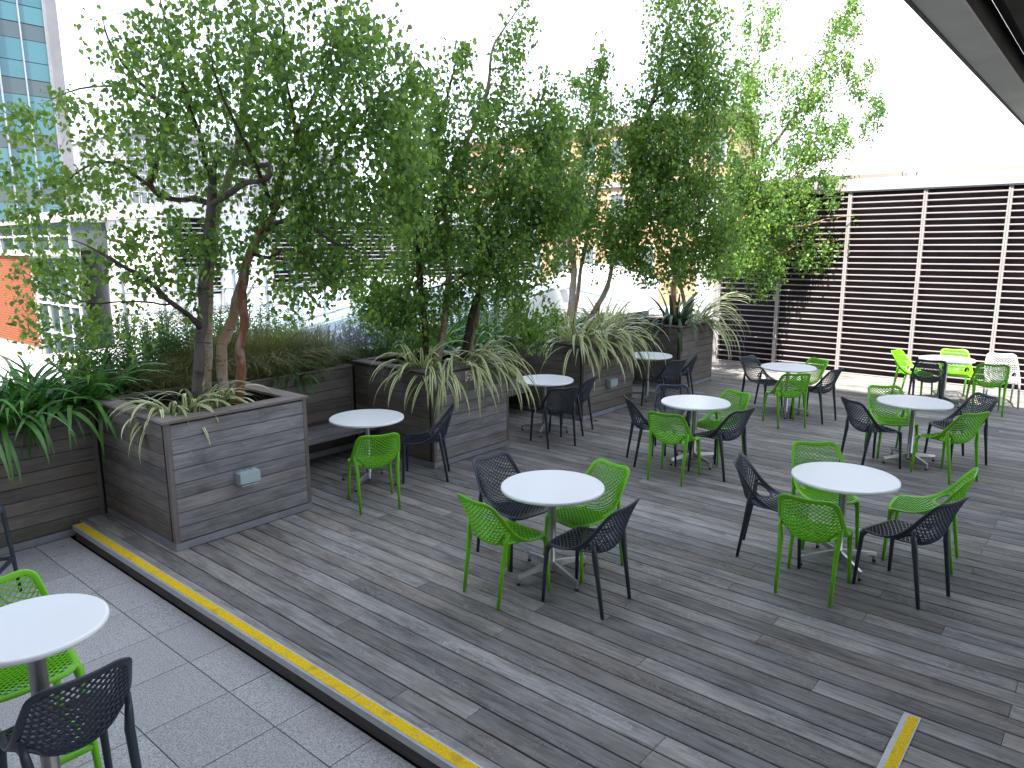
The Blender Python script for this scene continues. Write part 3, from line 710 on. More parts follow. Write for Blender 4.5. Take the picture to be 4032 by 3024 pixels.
def S(u, v):
    u = np.asarray(u, float); v = np.asarray(v, float)
    c = crom(C_PTS, v); e = crom(E_PTS, v); s = np.abs(u)**2.3
    return np.stack([e[...,0]*u, c[...,0]+(e[...,1]-c[...,0])*s, c[...,1]+(e[...,2]-c[...,1])*s], -1)
def N(u, v):
    h_ = 1e-3
    d = np.cross(S(u+h_, v)-S(u-h_, v), S(u, np.clip(v+h_,0,1))-S(u, np.clip(v-h_,0,1)))
    return d/np.linalg.norm(d, axis=-1, keepdims=True)
def rrect(n_c=7, ru0=.34, rv0=.085, ru1=.36, rv1=.095, ins_u=0.062, ins_v=0.019):
    """closed outline of the shell in (u,v)"""
    L = 1-ins_u; a, b = ins_v, 1-ins_v; P = []
    for cu, cv, ru, rv, a0 in ((L-ru0,a+rv0,ru0,rv0,-90),(L-ru1,b-rv1,ru1,rv1,0),(-L+ru1,b-rv1,ru1,rv1,90),(-L+ru0,a+rv0,ru0,rv0,180)):
        for k in range(n_c):
            t_ = radians(a0+90*k/(n_c-1)); P.append((cu+ru*cos(t_), cv+rv*sin(t_)))
    # densify straight runs
    Q = []
    for i in range(len(P)):
        p, q = np.array(P[i]), np.array(P[(i+1)%len(P)]); Q.append(p)
        d = np.hypot((q-p)[0]*.23, (q-p)[1]*.88); k = int(d/.035)
        for j in range(1, k+1): Q.append(p+(q-p)*j/(k+1))
    return np.array(Q)
def inside_outline(u, v, mu, mv):
    """inside the shell's inner outline, corners rounded"""
    L = 1-mu; a, b = mv, 1-mv
    if abs(u) > L or v < a or v > b: return False
    ru, rv = (.30,.075) if v < .5 else (.30,.085)
    du = abs(u)-(L-ru); dv = (a+rv-v) if v < .5 else (v-(b-rv))
    if du > 0 and dv > 0: return (du/ru)**2+(dv/rv)**2 < 1
    return True
HC, HR = (.705, .485), (.150, .088)      # side opening centre and radii in (u,v)
def in_hole(u, v, k=1.0): return ((abs(u)-HC[0])/(HR[0]*k))**2+((v-HC[1])/(HR[1]*k))**2 < 1
def sweep(mb, uv, hw, ht, closed=True):
    u, v = uv[:,0], uv[:,1]; P = S(u, v); n = N(u, v); m_ = len(P)
    T = np.roll(P,-1,0)-np.roll(P,1,0) if closed else np.gradient(P, axis=0)
    T /= np.linalg.norm(T, axis=1, keepdims=True)
    n = n-T*(n*T).sum(1, keepdims=True); n /= np.linalg.norm(n, axis=1, keepdims=True); B = np.cross(T, n)
    sec = [(1,0),(.86,.72),(.5,1),(-.5,1),(-.86,.72),(-1,0),(-.86,-.72),(-.5,-1),(.5,-1),(.86,-.72)]
    k = len(sec); base = len(mb.v); hw = np.broadcast_to(hw, (m_,))
    for i in range(m_):
        for a, b in sec: mb.v.append(tuple(P[i]+B[i]*a*hw[i]+n[i]*b*ht))
    for i in range(m_ if closed else m_-1):
        j = (i+1) % m_
        for q in range(k): mb.f.append((base+i*k+q, base+i*k+(q+1)%k, base+j*k+(q+1)%k, base+j*k+q))
def shell_meshes():
    f = MB(); sweep(f, rrect(), .0185, .0068)
    for s in (1,-1):
        th_ = np.linspace(0, 2*pi, 36, endpoint=False)
        sweep(f, np.stack([s*(HC[0]+HR[0]*1.16*np.cos(th_)), HC[1]+HR[1]*1.16*np.sin(th_)], -1)[::s], .0115, .006)
    seat, back = MB(), MB()
    K = 5.0; step = 0.195; hw, ht = .0031, .0052
    for sg in (1,-1):
        u0 = -1-K
        while u0 < 1:
            vv = np.linspace(0, 1, 181); uu = u0+K*vv if sg > 0 else -(u0+K*vv)
            ok = [abs(a) < 1 and inside_outline(a, b, .085, .026) and not in_hole(a, b, 1.1) for a, b in zip(uu, vv)]
            i = 0
            while i < 181:
                if not ok[i]: i += 1; continue
                j = i
                while j+1 < 181 and ok[j+1]: j += 1
                if j-i >= 2:
                    idx = list(range(i, j+1, 2));
                    if idx[-1] != j: idx.append(j)
                    for tgt, sel in ((seat, [q for q in idx if vv[q] <= .535]), (back, [q for q in idx if vv[q] >= .515])):
                        if len(sel) < 2: continue
                        u, v = uu[sel], vv[sel]; P = S(u, v); n = N(u, v); T = np.gradient(P, axis=0)
                        T /= np.linalg.norm(T, axis=1, keepdims=True); B = np.cross(T, n); base = len(tgt.v)
                        off = .0006*sg
                        for q in range(len(sel)):
                            for a, b in ((1,1),(-1,1),(-1,-1),(1,-1)): tgt.v.append(tuple(P[q]+B[q]*a*hw+n[q]*(b*ht+off)))
                        for q in range(len(sel)-1):
                            for r in range(4): tgt.f.append((base+q*4+r, base+q*4+(r+1)%4, base+q*4+4+(r+1)%4, base+q*4+4+r))
                        tgt.f.append((base,base+1,base+2,base+3)); e = base+(len(sel)-1)*4; tgt.f.append((e+3,e+2,e+1,e))
                i = j+1
            u0 += step
    return f, seat, back
fS, seatS, backS = shell_meshes()
def leg_mb(side, front, drop=0.0, k=1.0):
    q = MB()
    if front: pts = [(side*.196,.205,.446),(side*.207,.228,.428),(side*.211,.232,.39),(side*.222,.241,.20),(side*.232,.25,-drop)]; rad = [.020,.0235,.0175,.0150,.0125]
    else: pts = [(side*.222,-.165,.585),(side*.212,-.178,.50),(side*.203,-.184,.435),(side*.200,-.205,.30),(side*.197,-.25,-drop)]; rad = [.011,.018,.0205,.0165,.0128]
    q.tube(pts, rad, 10, True, 0.25); return q
CH = {'frame': fS.mesh('chair_frame', True), 'seat_lattice': seatS.mesh('seat_lattice', False), 'back_lattice': backS.mesh('back_lattice', False),
      'legs': [leg_mb(s, f).mesh('leg', True) for f in (True, False) for s in (-1, 1)]}
for k in ('frame','seat_lattice','back_lattice'): CH[k].materials.append(M['anth'])
for k in CH['legs']: k.materials.append(M['anth'])
def paint(o, mat):
    if o.material_slots[0].material is not mat: o.material_slots[0].link = 'OBJECT'; o.material_slots[0].material = mat
def make_chair(mat, name, label, cat, group):
    r = thing(name, label, cat, (0,0,0), 0, group)
    for k in ('frame','seat_lattice','back_lattice'): paint(link(k, CH[k], None, r), mat)
    for l in CH['legs']: paint(link('leg', l, None, r), mat)
    return r
DK, GN = 'charcoal lattice chairs round the tables', 'green lattice chairs round the tables'
chairs = [  # x, y, turn (deg), colour, label
 (-3.429,3.970,-7.2,'g','green lattice chair nearest the step edge, back turned, at the front centre table'),
 (-2.857,4.263,92.0,'d','charcoal lattice chair at the front centre table with its back to the bare deck'),
 (-3.81,4.52,-99.9,'d','charcoal lattice chair at the front centre table, on the planter side, facing us'),
 (-3.22,4.75,167.6,'g','green lattice chair facing us across the front centre table'),
 (-1.625,5.535,4.6,'g','green lattice chair with its back to us, foremost at the five seat table front right'),
 (-1.070,5.947,70.5,'d','charcoal lattice chair foremost right at the five seat table, long seat towards us'),
 (-1.084,6.680,93.5,'g','green lattice chair seen side on at the right of the five seat table'),
 (-2.111,5.975,-75.1,'d','charcoal lattice chair seen side on at the left of the five seat table front right'),
 (-1.877,6.561,-144,'g','green lattice chair facing us behind the five seat table front right'),
 (-2.161,9.265,-38.0,'d','charcoal lattice chair with its back to us, left side of the third right hand table'),
 (-2.097,9.949,-145,'g','green lattice chair facing us behind the middle right table with four chairs'),
 (-1.377,10.118,135.9,'d','charcoal lattice chair facing us at the right of the middle right table'),
 (-1.363,9.334,57.0,'g','green lattice chair with its back to us at the right of the middle right table'),
 (-3.760,7.317,6.9,'g','green lattice chair, back to us, at the mid deck table with three charcoal chairs'),
 (-3.422,7.800,74.5,'d','charcoal lattice chair right of the mid deck table, seat tucked under'),
 (-4.265,7.698,-45.6,'d','charcoal lattice chair left of the mid deck table with its back to us'),
 (-4.284,8.250,-152,'d','charcoal lattice chair facing us behind the mid deck table'),
 (-3.683,8.351,161.5,'g','green lattice chair facing us behind the mid deck table on its right'),
 (-3.677,10.651,42.3,'g','green lattice chair with its back to us at the table below the drooping birch branch'),
 (-3.449,11.241,79.1,'d','charcoal lattice chair right of the table below the drooping birch branch'),
 (-4.38,11.48,-105,'d','charcoal lattice chair left of the table below the drooping birch branch, facing it'),
 (-3.81,11.735,151,'g','green lattice chair facing us behind the table below the drooping birch branch'),
 (-2.648,13.803,-100,'g','sunlit yellow green chair left of the far table by the slatted wall'),
 (-2.330,13.270,15.2,'d','charcoal lattice chair with its back to us at the far table by the slatted wall'),
 (-2.081,14.294,-159,'g','sunlit yellow green chair facing us behind the far table by the slatted wall'),
 (-1.513,13.406,16.0,'g','green lattice chair with its back to us at the far table, half in shadow'),
 (-1.414,14.188,-166,'w','pale grey lattice chair in full sun at the right of the far table'),
 (-5.713,4.560,62.1,'g','single green lattice chair at the first bench table beside the socket box planter'),
 (-5.968,5.530,132.8,'d','charcoal lattice chair side on against the planter with the warning sign'),
 (-5.708,7.632,62.1,'d','charcoal lattice chair with its back to us at the middle bench table'),
 (-5.899,8.317,103.9,'d','charcoal lattice chair at the middle bench table, against the socket box planter'),
 (-5.66,10.56,75,'d','charcoal lattice chair with its back to us at the farthest bench table'),
 (-5.764,11.28,110,'d','charcoal lattice chair against the last planter at the farthest bench table'),
]
proto = {'g': make_chair(M['green'],'chair','proto','chair',GN), 'd': make_chair(M['anth'],'chair','proto','chair',DK), 'w': make_chair(M['grey'],'chair','proto','chair',None)}
used = set()
for x, y, dg, c, lab in chairs:
    if c not in used:
        r = proto[c]; used.add(c); r.location = (x,y,0.0008); r.rotation_euler = (0,0,radians(dg)); r['label'] = lab
    else: copy_thing(proto[c], (x,y,0.0008), radians(dg), lab, GN if c == 'g' else DK)

# ------------------------------------------------------------------ tall stools and the bar table on the paving
def make_stool(mat, loc, rz, label):
    r = thing('bar_stool', label, 'bar stool', loc, rz, 'tall lattice stools on the granite paving')
    dz = 0.30; kx, ky = 0.92, 0.86
    for k in ('frame','seat_lattice','back_lattice'):
        o = link(k, CH[k], None, r, (0,0,dz), (0,0,0), (kx,ky,1.0)); paint(o, mat)
    for s in (-1,1):
        for fr_ in (True, False):
            q = MB()
            if fr_: pts = [(s*.182,.176,.746),(s*.192,.198,.726),(s*.196,.203,.68),(s*.210,.222,.34),(s*.224,.238,0)]; rad = [.02,.024,.019,.017,.014]
            else: pts = [(s*.204,-.142,.885),(s*.195,-.153,.80),(s*.188,-.158,.73),(s*.198,-.185,.36),(s*.210,-.222,0)]; rad = [.011,.018,.021,.018,.014]
            q.tube(pts, rad, 10, True, 0.25); link('leg', q.mesh('leg', True), mat, r)
    for a, b in (((-.211,.224,.30),(.211,.224,.30)), ((-.211,.224,.30),(-.200,-.192,.30)), ((.211,.224,.30),(.200,-.192,.30)), ((-.200,-.192,.30),(.200,-.192,.30))):
        q = MB(); q.tube([a,b], .0155, 8, True, 0.4); link('footrest_bar', q.mesh('footrest', False), mat, r)
    return r
make_stool(M['green'], (-3.95,.913,-.1395), radians(-90), 'green lattice bar stool tucked under the tall table on the paving')
make_stool(M['anth'], (-3.24,.885,-.1395), radians(90), 'charcoal lattice bar stool nearest us, its back turned, on the paving')
make_stool(M['anth'], (-6.62,1.30,-.1395), radians(-35), 'charcoal bar stool cut off by the left photo edge, near the raised bed')

def table(x, y, z0, R, ztop, ang, label, arms=.325, col=.030, cols='steel', group='round white tables on the deck', name='round_table'):
    T = thing(name, label, 'table', (x,y,z0), 0, group)
    q = MB(); q.lathe([(R*.55,ztop-.030),(R-.012,ztop-.030),(R-.003,ztop-.026),(R,ztop-.018),(R-.0015,ztop-.007),(R-.007,ztop-.0015),(R-.014,ztop)], 72)
    me = q.mesh('table_top')
    for p in me.polygons: p.use_smooth = len(p.vertices) == 4
    link('table_top', me, M['white'], T)
    q = MB(); q.lathe([(col+.004,.035),(col+.004,.06),(col,.065),(col,ztop-.06),(col*1.05,ztop-.032)], 24); link('column', q.mesh('column', True), M[cols], T)
    q = MB(); q.box(-.13,-.045,ztop-.052,.13,.045,ztop-.031); q.box(.05,-.02,ztop-.09,.085,.02,ztop-.052); link('bracket', q.mesh('bracket'), M['dkmetal'], T, (0,0,0), (0,0,ang+.5))
    for k in range(4):
        a = ang+k*pi/2
        q = MB(); s = .0145
        pr = [(col*.6,.125,.072),(arms*.55,.106,.074),(arms-.012,.078,.060),(arms+.012,.070,.018),(arms+.006,.018,.018)]
        # flattened bar sweeping down to an upright foot
        sec = [(col*.6,.062,.128,s),(arms*.5,.070,.110,s),(arms-.02,.060,.088,s*.95),(arms+.012,.058,.082,s*.9)]
        vv = []; ff = []
        for (r_,zb,zt,hw) in sec: vv += [(r_,-hw,zb),(r_,hw,zb),(r_,hw*.75,zt),(r_,-hw*.75,zt)]
        for i in range(3):
            b_ = i*4; ff += [(b_+j,b_+(j+1)%4,b_+4+(j+1)%4,b_+4+j) for j in range(4)]
        ff += [(3,2,1,0),(12,13,14,15)]
        q.add(vv, ff); q.tube([(arms,0,.074),(arms,0,.022)], .0135, 8, True, .3)
        am = link('leg', q.mesh('leg', False), M['castalu'], T, (0,0,0), (0,0,a))
        q = MB(); q.lathe([(.013,0.0),(.0145,.004),(.0145,.022)], 10, arms, 0); link('foot', q.mesh('foot'), M['rubber'], am)
    return T
ZT, RT = .765, .412
table(-3.306,4.409,0.0008,RT,ZT,radians(-17),'round white table front centre of the deck with two green and two charcoal chairs')
table(-1.595,6.120,0.0008,RT,ZT,radians(-44),'round white table front right of the deck ringed by five chairs')
table(-1.810,9.686,0.0008,RT,ZT,radians(-44),'round white table between the front right five seat table and the far sunlit table')
table(-3.853,8.017,0.0008,RT,ZT,radians(-26),'round white table in mid deck ringed by three charcoal and two green chairs')
table(-3.898,11.29,0.0008,RT,ZT,radians(19),'round white table under the birch branch before the slatted wall')
table(-2.154,13.716,0.0008,RT,ZT,radians(-35),'farthest round white table, blazing in sun by the slatted wall')
table(-6.312,4.966,0.0008,RT,ZT,radians(25),'round white table in the first alcove with one green and one charcoal chair')
table(-6.182,8.042,0.0008,RT,ZT,radians(28),'round white table in the middle alcove with two charcoal chairs')
table(-6.20,10.99,0.0008,RT,ZT,radians(28),'round white table in the farthest alcove partly hidden by striped leaves')
table(-3.525,.880,-.1395,.303,1.14,radians(20),'tall narrow white bar table on the granite paving', .30, .037, 'steel', None, 'bar_table')
# ------------------------------------------------------------------ birches: measured limbs and crown masses (metres)
TREES = {
 'A': ([
  (0.052,0.045,'grey',[(-6.95,3.36,1.07),(-6.94,3.37,1.22),(-6.91,3.39,1.48),(-6.89,3.41,1.69),(-6.86,3.43,1.86),(-6.83,3.46,2.16),(-6.8,3.49,2.47),(-6.77,3.51,2.61),(-6.74,3.54,2.85),(-6.72,3.56,3.03),(-6.7,3.58,3.22),(-6.66,3.6,3.41),(-6.64,3.62,3.52)]),
  (0.03,0.02,'grey',[(-6.72,3.56,3.03),(-6.53,3.59,3.1),(-6.29,3.66,3.21),(-6.15,3.71,3.21),(-6.02,3.75,3.26),(-6.01,3.76,3.35),(-6.21,3.73,3.35),(-6.33,3.63,3.41),(-6.49,3.62,3.53),(-6.64,3.62,3.52)]),
  (0.026,0.008,'brown',[(-6.82,3.6,3.3),(-6.93,3.64,3.52),(-6.96,3.61,3.7),(-7.01,3.57,3.89),(-7.03,3.55,4.03),(-7.12,3.55,4.29),(-7.19,3.55,4.48),(-7.21,3.54,4.62),(-7.24,3.51,4.86),(-7.25,3.5,5.17)]),
  (0.05,0.03,'white',[(-7.2,3.6,1),(-7.2,3.61,1.2),(-7.18,3.63,1.58),(-7.14,3.66,2.13),(-7.15,3.72,2.56),(-7.14,3.79,2.94),(-7.08,3.9,3.26),(-7.01,4.03,3.66),(-6.98,4.12,4.06),(-6.9,4.19,4.53),(-6.85,4.23,4.99),(-6.81,4.26,5.34)]),
  (0.058,0.04,'white',[(-6.86,3.63,1.04),(-6.87,3.63,1.21),(-6.87,3.63,1.41),(-6.85,3.64,1.61),(-6.83,3.7,1.76),(-6.81,3.74,1.88),(-6.8,3.78,2),(-6.8,3.82,2.11),(-6.8,3.88,2.26),(-6.81,3.94,2.46),(-6.77,4.04,2.74),(-6.74,4.12,2.91)]),
  (0.05,0.022,'red',[(-6.71,3.63,0.96),(-6.68,3.65,1.1),(-6.66,3.67,1.24),(-6.64,3.69,1.36),(-6.62,3.7,1.51),(-6.61,3.71,1.65),(-6.58,3.74,1.75),(-6.57,3.75,1.84),(-6.59,3.77,2),(-6.61,3.78,2.15),(-6.59,3.8,2.3),(-6.57,3.81,2.41),(-6.54,3.84,2.56),(-6.5,3.94,2.76),(-6.45,4.05,2.95),(-6.41,4.08,3.12),(-6.39,4.1,3.25),(-6.32,4.15,3.47),(-6.24,4.22,3.66),(-6.18,4.28,3.82),(-6.13,4.31,3.96),(-6.03,4.4,4.25),(-5.94,4.48,4.52),(-5.85,4.55,4.78),(-5.77,4.62,5.08)]),
  (0.028,0.012,'dark',[(-6.86,3.43,1.86),(-6.85,3.38,1.92),(-6.86,3.3,2.01),(-6.87,3.17,2.11),(-6.93,3.12,2.19),(-6.94,3.05,2.29),(-6.97,2.95,2.39),(-7,2.86,2.45),(-7.02,2.78,2.51),(-7.08,2.73,2.56),(-7.21,2.61,2.66),(-7.37,2.49,2.71)]),
  (0.012,0.006,'dark',[(-6.88,3.16,2.11),(-6.88,3.09,2.11),(-6.92,3,2.14),(-7.07,2.87,2.15),(-7.14,2.75,2.15),(-7.19,2.64,2.14),(-7.33,2.52,2.16),(-7.53,2.35,2.28),(-7.69,2.21,2.44)]),
  (0.03,0.01,'brown',[(-6.72,3.56,3.03),(-6.94,3.5,3.07),(-7.12,3.41,3.07),(-7.27,3.35,3.12),(-7.34,3.29,3.21),(-7.4,3.24,3.28),(-7.5,3.16,3.38),(-7.6,3.07,3.45),(-7.76,2.94,3.43),(-7.9,2.82,3.32),(-8.09,2.66,3.1)]),
  (0.03,0.012,'brown',[(-7.27,3.35,3.12),(-7.35,3.29,3.22),(-7.32,3.33,3.32),(-7.32,3.37,3.44),(-7.33,3.44,3.63),(-7.3,3.46,3.77),(-7.26,3.49,3.91),(-7.3,3.46,4),(-7.44,3.34,4.1),(-7.68,3.14,4.17),(-7.92,2.93,4.12),(-8.18,2.72,3.99)]),
  (0.02,0.006,'dark',[(-7.26,3.49,3.91),(-7.54,3.39,4.19),(-7.67,3.28,4.4),(-7.76,3.2,4.62),(-7.78,3.18,4.85)]),
  (0.03,0.008,'dark',[(-6.45,4.05,2.95),(-6.47,4.16,3.05),(-6.38,4.37,3.16),(-6.3,4.56,3.33),(-6.23,4.75,3.66),(-6.07,4.89,3.93),(-5.85,5.08,4.22),(-5.65,5.25,4.43)]),
  (0.025,0.006,'dark',[(-6.45,4.05,2.95),(-6.29,3.92,3.08),(-6.16,3.77,3.25),(-6.14,3.65,3.46),(-6.14,3.52,3.7),(-6.22,3.45,4),(-6.26,3.42,4.29),(-6.26,3.42,4.57)]),
  (0.025,0.006,'dark',[(-6.5,3.94,2.76),(-6.25,3.95,2.85),(-6.03,4,2.89),(-5.82,4.05,2.8),(-5.62,4.09,2.68),(-5.45,4.24,2.6),(-5.31,4.36,2.54)]),
  (0.02,0.005,'dark',[(-6.54,3.84,2.56),(-6.28,3.86,2.52),(-6.12,3.93,2.59),(-5.91,3.98,2.56),(-5.79,4.08,2.38),(-5.67,4.18,2.26)]),
  (0.022,0.005,'dark',[(-6.32,4.15,3.47),(-6.36,4.38,3.59),(-6.32,4.68,3.86),(-6.22,4.9,4.24),(-6.09,5,4.55),(-6.02,5.06,4.88)]),
  (0.02,0.005,'dark',[(-6.24,4.22,3.66),(-6.18,4.14,3.92),(-6.13,4.05,4.16),(-6.05,3.99,4.46),(-6,4.03,4.78)]),
 ],[
  (-6.61,3.78,4.32,0.77,0.66,0.9,330),
  (-7.22,3.27,4.32,0.43,0.59,0.8,130),
  (-7.03,3.42,3.92,0.64,0.51,0.7,150),
  (-6.07,4.23,4.27,0.64,0.66,0.9,260),
  (-5.62,4.62,4.36,0.56,0.51,0.8,190),
  (-5.7,4.55,3.69,0.54,0.59,0.8,250),
  (-6.23,4.1,3.6,0.54,0.51,0.8,150),
  (-5.89,4.39,2.97,0.59,0.51,0.8,230),
  (-6.73,3.67,3.42,0.59,0.38,0.8,110),
  (-7.19,3.29,2.74,0.51,0.31,0.6,85),
  (-6.78,3.64,2.69,0.43,0.31,0.6,90),
  (-6.4,3.96,2.85,0.36,0.28,0.6,60),
  (-7.44,3.08,3.4,0.56,0.43,0.6,100),
  (-7.74,2.83,3.93,0.43,0.15,0.5,34),
  (-8.12,2.5,3.9,0.23,0.15,0.5,26),
  (-8.15,2.48,3.47,0.33,0.33,0.5,44),
  (-7.93,2.67,3.05,0.49,0.38,0.5,80),
  (-8.24,2.4,2.69,0.33,0.33,0.5,60),
  (-7.99,2.61,2.38,0.46,0.28,0.5,60),
  (-7.55,2.99,2.67,0.41,0.31,0.5,44),
  (-7.65,2.9,2.18,0.41,0.33,0.5,26),
  (-8.22,2.42,1.93,0.38,0.28,0.5,42),
  (-7.98,2.62,1.68,0.38,0.28,0.5,26),
  (-7.44,3.08,1.85,0.26,0.28,0.4,10),
  (-6.2,4.13,2.24,0.36,0.26,0.6,52),
  (-5.93,4.36,2.41,0.38,0.28,0.6,70),
  (-6.15,4.17,2.59,0.51,0.23,0.6,44),
  (-7.22,3.27,2.35,0.38,0.23,0.5,26),
  (-6.38,3.97,5.16,1.15,0.46,0.9,200),
  (-6.02,4.28,3.27,0.38,0.31,0.7,70),
  (-6.94,3.5,2.25,0.31,0.2,0.4,16),
  (-5.37,4.83,3.6,0.28,0.49,0.7,150),
  (-5.28,4.9,4.12,0.18,0.33,0.6,40),
  (-5.46,4.75,2.99,0.31,0.38,0.7,120),
 ]),
 'B': ([
  (0.05,0.02,'brown',[(-6.98,6.52,1.07),(-6.99,6.51,1.31),(-6.99,6.51,1.63),(-7.01,6.49,1.98),(-7.04,6.46,2.37),(-7.07,6.44,2.79),(-7.1,6.41,3.07),(-7.11,6.41,3.29),(-7,6.5,3.66),(-6.95,6.67,3.92),(-6.82,6.78,4.32),(-6.74,6.85,4.7),(-6.69,6.89,4.94)]),
  (0.05,0.02,'white',[(-6.89,6.59,1.07),(-6.85,6.63,1.31),(-6.8,6.66,1.56),(-6.77,6.7,1.91),(-6.75,6.71,2.19),(-6.75,6.71,2.47),(-6.79,6.75,2.69),(-6.83,6.77,3.04),(-6.83,6.77,3.3),(-6.78,6.95,3.65),(-6.65,7.06,3.99),(-6.52,7.17,4.33),(-6.46,7.21,4.63),(-6.42,7.25,5.02),(-6.3,7.36,5.29),(-6.15,7.48,5.55)]),
  (0.052,0.025,'dark',[(-6.6,6.77,1.08),(-6.55,6.81,1.34),(-6.49,6.86,1.71),(-6.4,6.94,2.09),(-6.34,6.99,2.39),(-6.29,7.03,2.59),(-6.27,7.12,2.79),(-6.2,7.18,3.15),(-6.23,7.15,3.29),(-6.19,7.19,3.35),(-6.11,7.32,3.51),(-6.03,7.45,3.79),(-5.94,7.52,4.16),(-5.85,7.6,4.61)]),
  (0.042,0.02,'white',[(-6.78,7.08,1.06),(-6.75,7.11,1.31),(-6.69,7.16,1.6),(-6.68,7.23,1.88),(-6.69,7.29,2.25),(-6.69,7.28,2.86),(-6.7,7.28,3.38),(-6.66,7.44,3.97),(-6.55,7.54,4.48),(-6.44,7.62,4.79)]),
  (0.018,0.008,'dark',[(-6.36,6.98,2.37),(-6.34,6.79,2.33),(-6.37,6.64,2.27),(-6.42,6.53,2.21),(-6.58,6.26,2.13),(-6.78,6.03,2.11)]),
  (0.02,0.008,'dark',[(-6.29,7.03,2.59),(-6.09,7.14,2.72),(-5.85,7.21,2.86),(-5.71,7.33,2.9),(-5.54,7.47,2.99)]),
  (0.015,0.006,'dark',[(-6.31,7.02,2.5),(-6,7.08,2.53),(-5.74,7.17,2.61),(-5.6,7.29,2.7),(-5.4,7.46,2.65)]),
  (0.018,0.006,'dark',[(-7.07,6.44,2.79),(-6.84,6.5,2.97),(-6.6,6.58,3.15),(-6.43,6.59,3.45),(-6.35,6.65,3.86)]),
  (0.018,0.006,'dark',[(-7.11,6.41,3.29),(-7.25,6.42,3.55),(-7.29,6.38,3.92),(-7.16,6.63,4.36),(-7.01,6.75,4.58)]),
  (0.018,0.006,'dark',[(-6.19,7.19,3.35),(-5.88,7.19,3.61),(-5.6,7.29,3.86),(-5.41,7.45,4.09)]),
  (0.014,0.005,'dark',[(-6.99,6.51,1.63),(-6.98,6.32,1.86),(-7.01,6.1,1.97),(-7.15,5.85,1.95)]),
 ],[
  (-6.88,6.6,3.78,0.58,0.58,0.9,260),
  (-6.57,6.87,3.29,0.88,0.64,1,480),
  (-6,7.34,3.72,0.71,0.61,1,300),
  (-6.39,7.02,4.33,0.64,0.47,0.8,150),
  (-6.62,6.82,4.8,0.24,0.37,0.5,44),
  (-6.14,7.22,4.97,0.3,0.41,0.5,50),
  (-5.99,7.35,5.38,0.14,0.24,0.3,16),
  (-5.91,7.42,4.44,0.37,0.47,0.7,75),
  (-6.28,7.11,2.66,0.81,0.47,0.9,330),
  (-7.04,6.46,2.85,0.51,0.68,0.8,260),
  (-7.26,6.28,2.11,0.47,0.44,0.6,190),
  (-7.42,6.14,1.75,0.37,0.34,0.5,90),
  (-7.05,6.46,1.58,0.37,0.3,0.5,85),
  (-6.68,6.77,2.14,0.37,0.3,0.6,80),
  (-5.95,7.38,3.07,0.58,0.51,0.8,230),
  (-6.13,7.24,2.14,0.58,0.37,0.7,140),
  (-5.95,7.38,1.67,0.54,0.3,0.6,95),
  (-7.56,6.02,2.11,0.27,0.37,0.5,60),
  (-7.23,6.31,3.48,0.37,0.68,0.7,110),
  (-7.13,6.39,4.3,0.24,0.44,0.6,40),
  (-5.69,7.61,3.9,0.3,0.51,0.7,110),
  (-5.66,7.63,3.16,0.37,0.44,0.7,140),
  (-6.87,6.61,4.45,0.37,0.41,0.7,60),
 ]),
 'C': ([
  (0.06,0.03,'white',[(-7.01,9.6,1.05),(-6.95,9.65,1.42),(-6.92,9.68,1.76),(-6.91,9.69,2.16),(-6.92,9.68,2.49),(-6.99,9.68,2.78),(-7.02,9.72,3.1),(-6.92,9.81,3.69),(-6.8,9.91,4.23),(-6.72,9.98,4.84),(-6.64,10.05,5.39),(-6.63,10.05,5.76)]),
  (0.04,0.02,'white',[(-6.93,9.79,1.21),(-6.92,9.81,1.52),(-6.88,9.87,1.97),(-6.87,9.91,2.33),(-6.81,10.03,2.9),(-6.75,10.14,3.5),(-6.66,10.28,4.1),(-6.58,10.35,4.68)]),
  (0.055,0.03,'white',[(-6.86,9.99,1.28),(-6.74,10.09,1.54),(-6.64,10.17,1.76),(-6.56,10.24,2),(-6.51,10.28,2.33),(-6.43,10.35,2.82),(-6.34,10.43,3.2),(-6.3,10.46,3.46)]),
  (0.045,0.018,'red',[(-6.3,10.46,3.46),(-6.29,10.47,3.58),(-6.25,10.5,3.93),(-6.21,10.54,4.25),(-6.14,10.59,4.58),(-6.08,10.64,4.81),(-6.02,10.7,5.08),(-5.98,10.73,5.28),(-5.96,10.75,5.52),(-5.94,10.76,5.75),(-5.86,10.89,6.34),(-5.79,10.96,6.78)]),
  (0.03,0.01,'red',[(-6.3,10.46,3.46),(-6.08,10.51,3.53),(-5.85,10.58,3.67),(-5.63,10.64,3.89),(-5.45,10.78,4.2),(-5.25,10.95,4.5),(-5.09,11.09,4.79)]),
  (0.02,0.008,'dark',[(-6.34,10.43,3.2),(-5.96,10.48,3.25),(-5.59,10.54,3.16),(-5.26,10.68,2.96),(-5.01,10.89,2.76)]),
  (0.02,0.008,'dark',[(-6.08,10.64,4.81),(-5.82,10.74,5.09),(-5.56,10.96,5.43),(-5.39,11.1,5.86),(-5.38,11.1,6.47)]),
  (0.016,0.006,'dark',[(-7.02,9.72,3.1),(-7.11,9.52,3.45),(-7.08,9.54,3.91),(-6.96,9.64,4.29)]),
  (0.016,0.006,'dark',[(-6.43,10.35,2.82),(-6.51,10.02,3.05),(-6.56,9.72,3.28),(-6.66,9.64,3.66)]),
 ],[
  (-6.61,9.94,5.44,0.25,0.47,0.4,40),
  (-6.66,9.89,4.74,0.51,0.64,0.7,130),
  (-6.47,10.06,4.06,0.59,0.64,0.7,170),
  (-6.86,9.72,3.68,0.55,0.64,0.7,170),
  (-6.67,9.89,2.97,0.72,0.55,0.8,260),
  (-6.26,10.23,2.57,0.55,0.47,0.7,170),
  (-5.61,10.78,5.73,0.72,0.93,0.8,420),
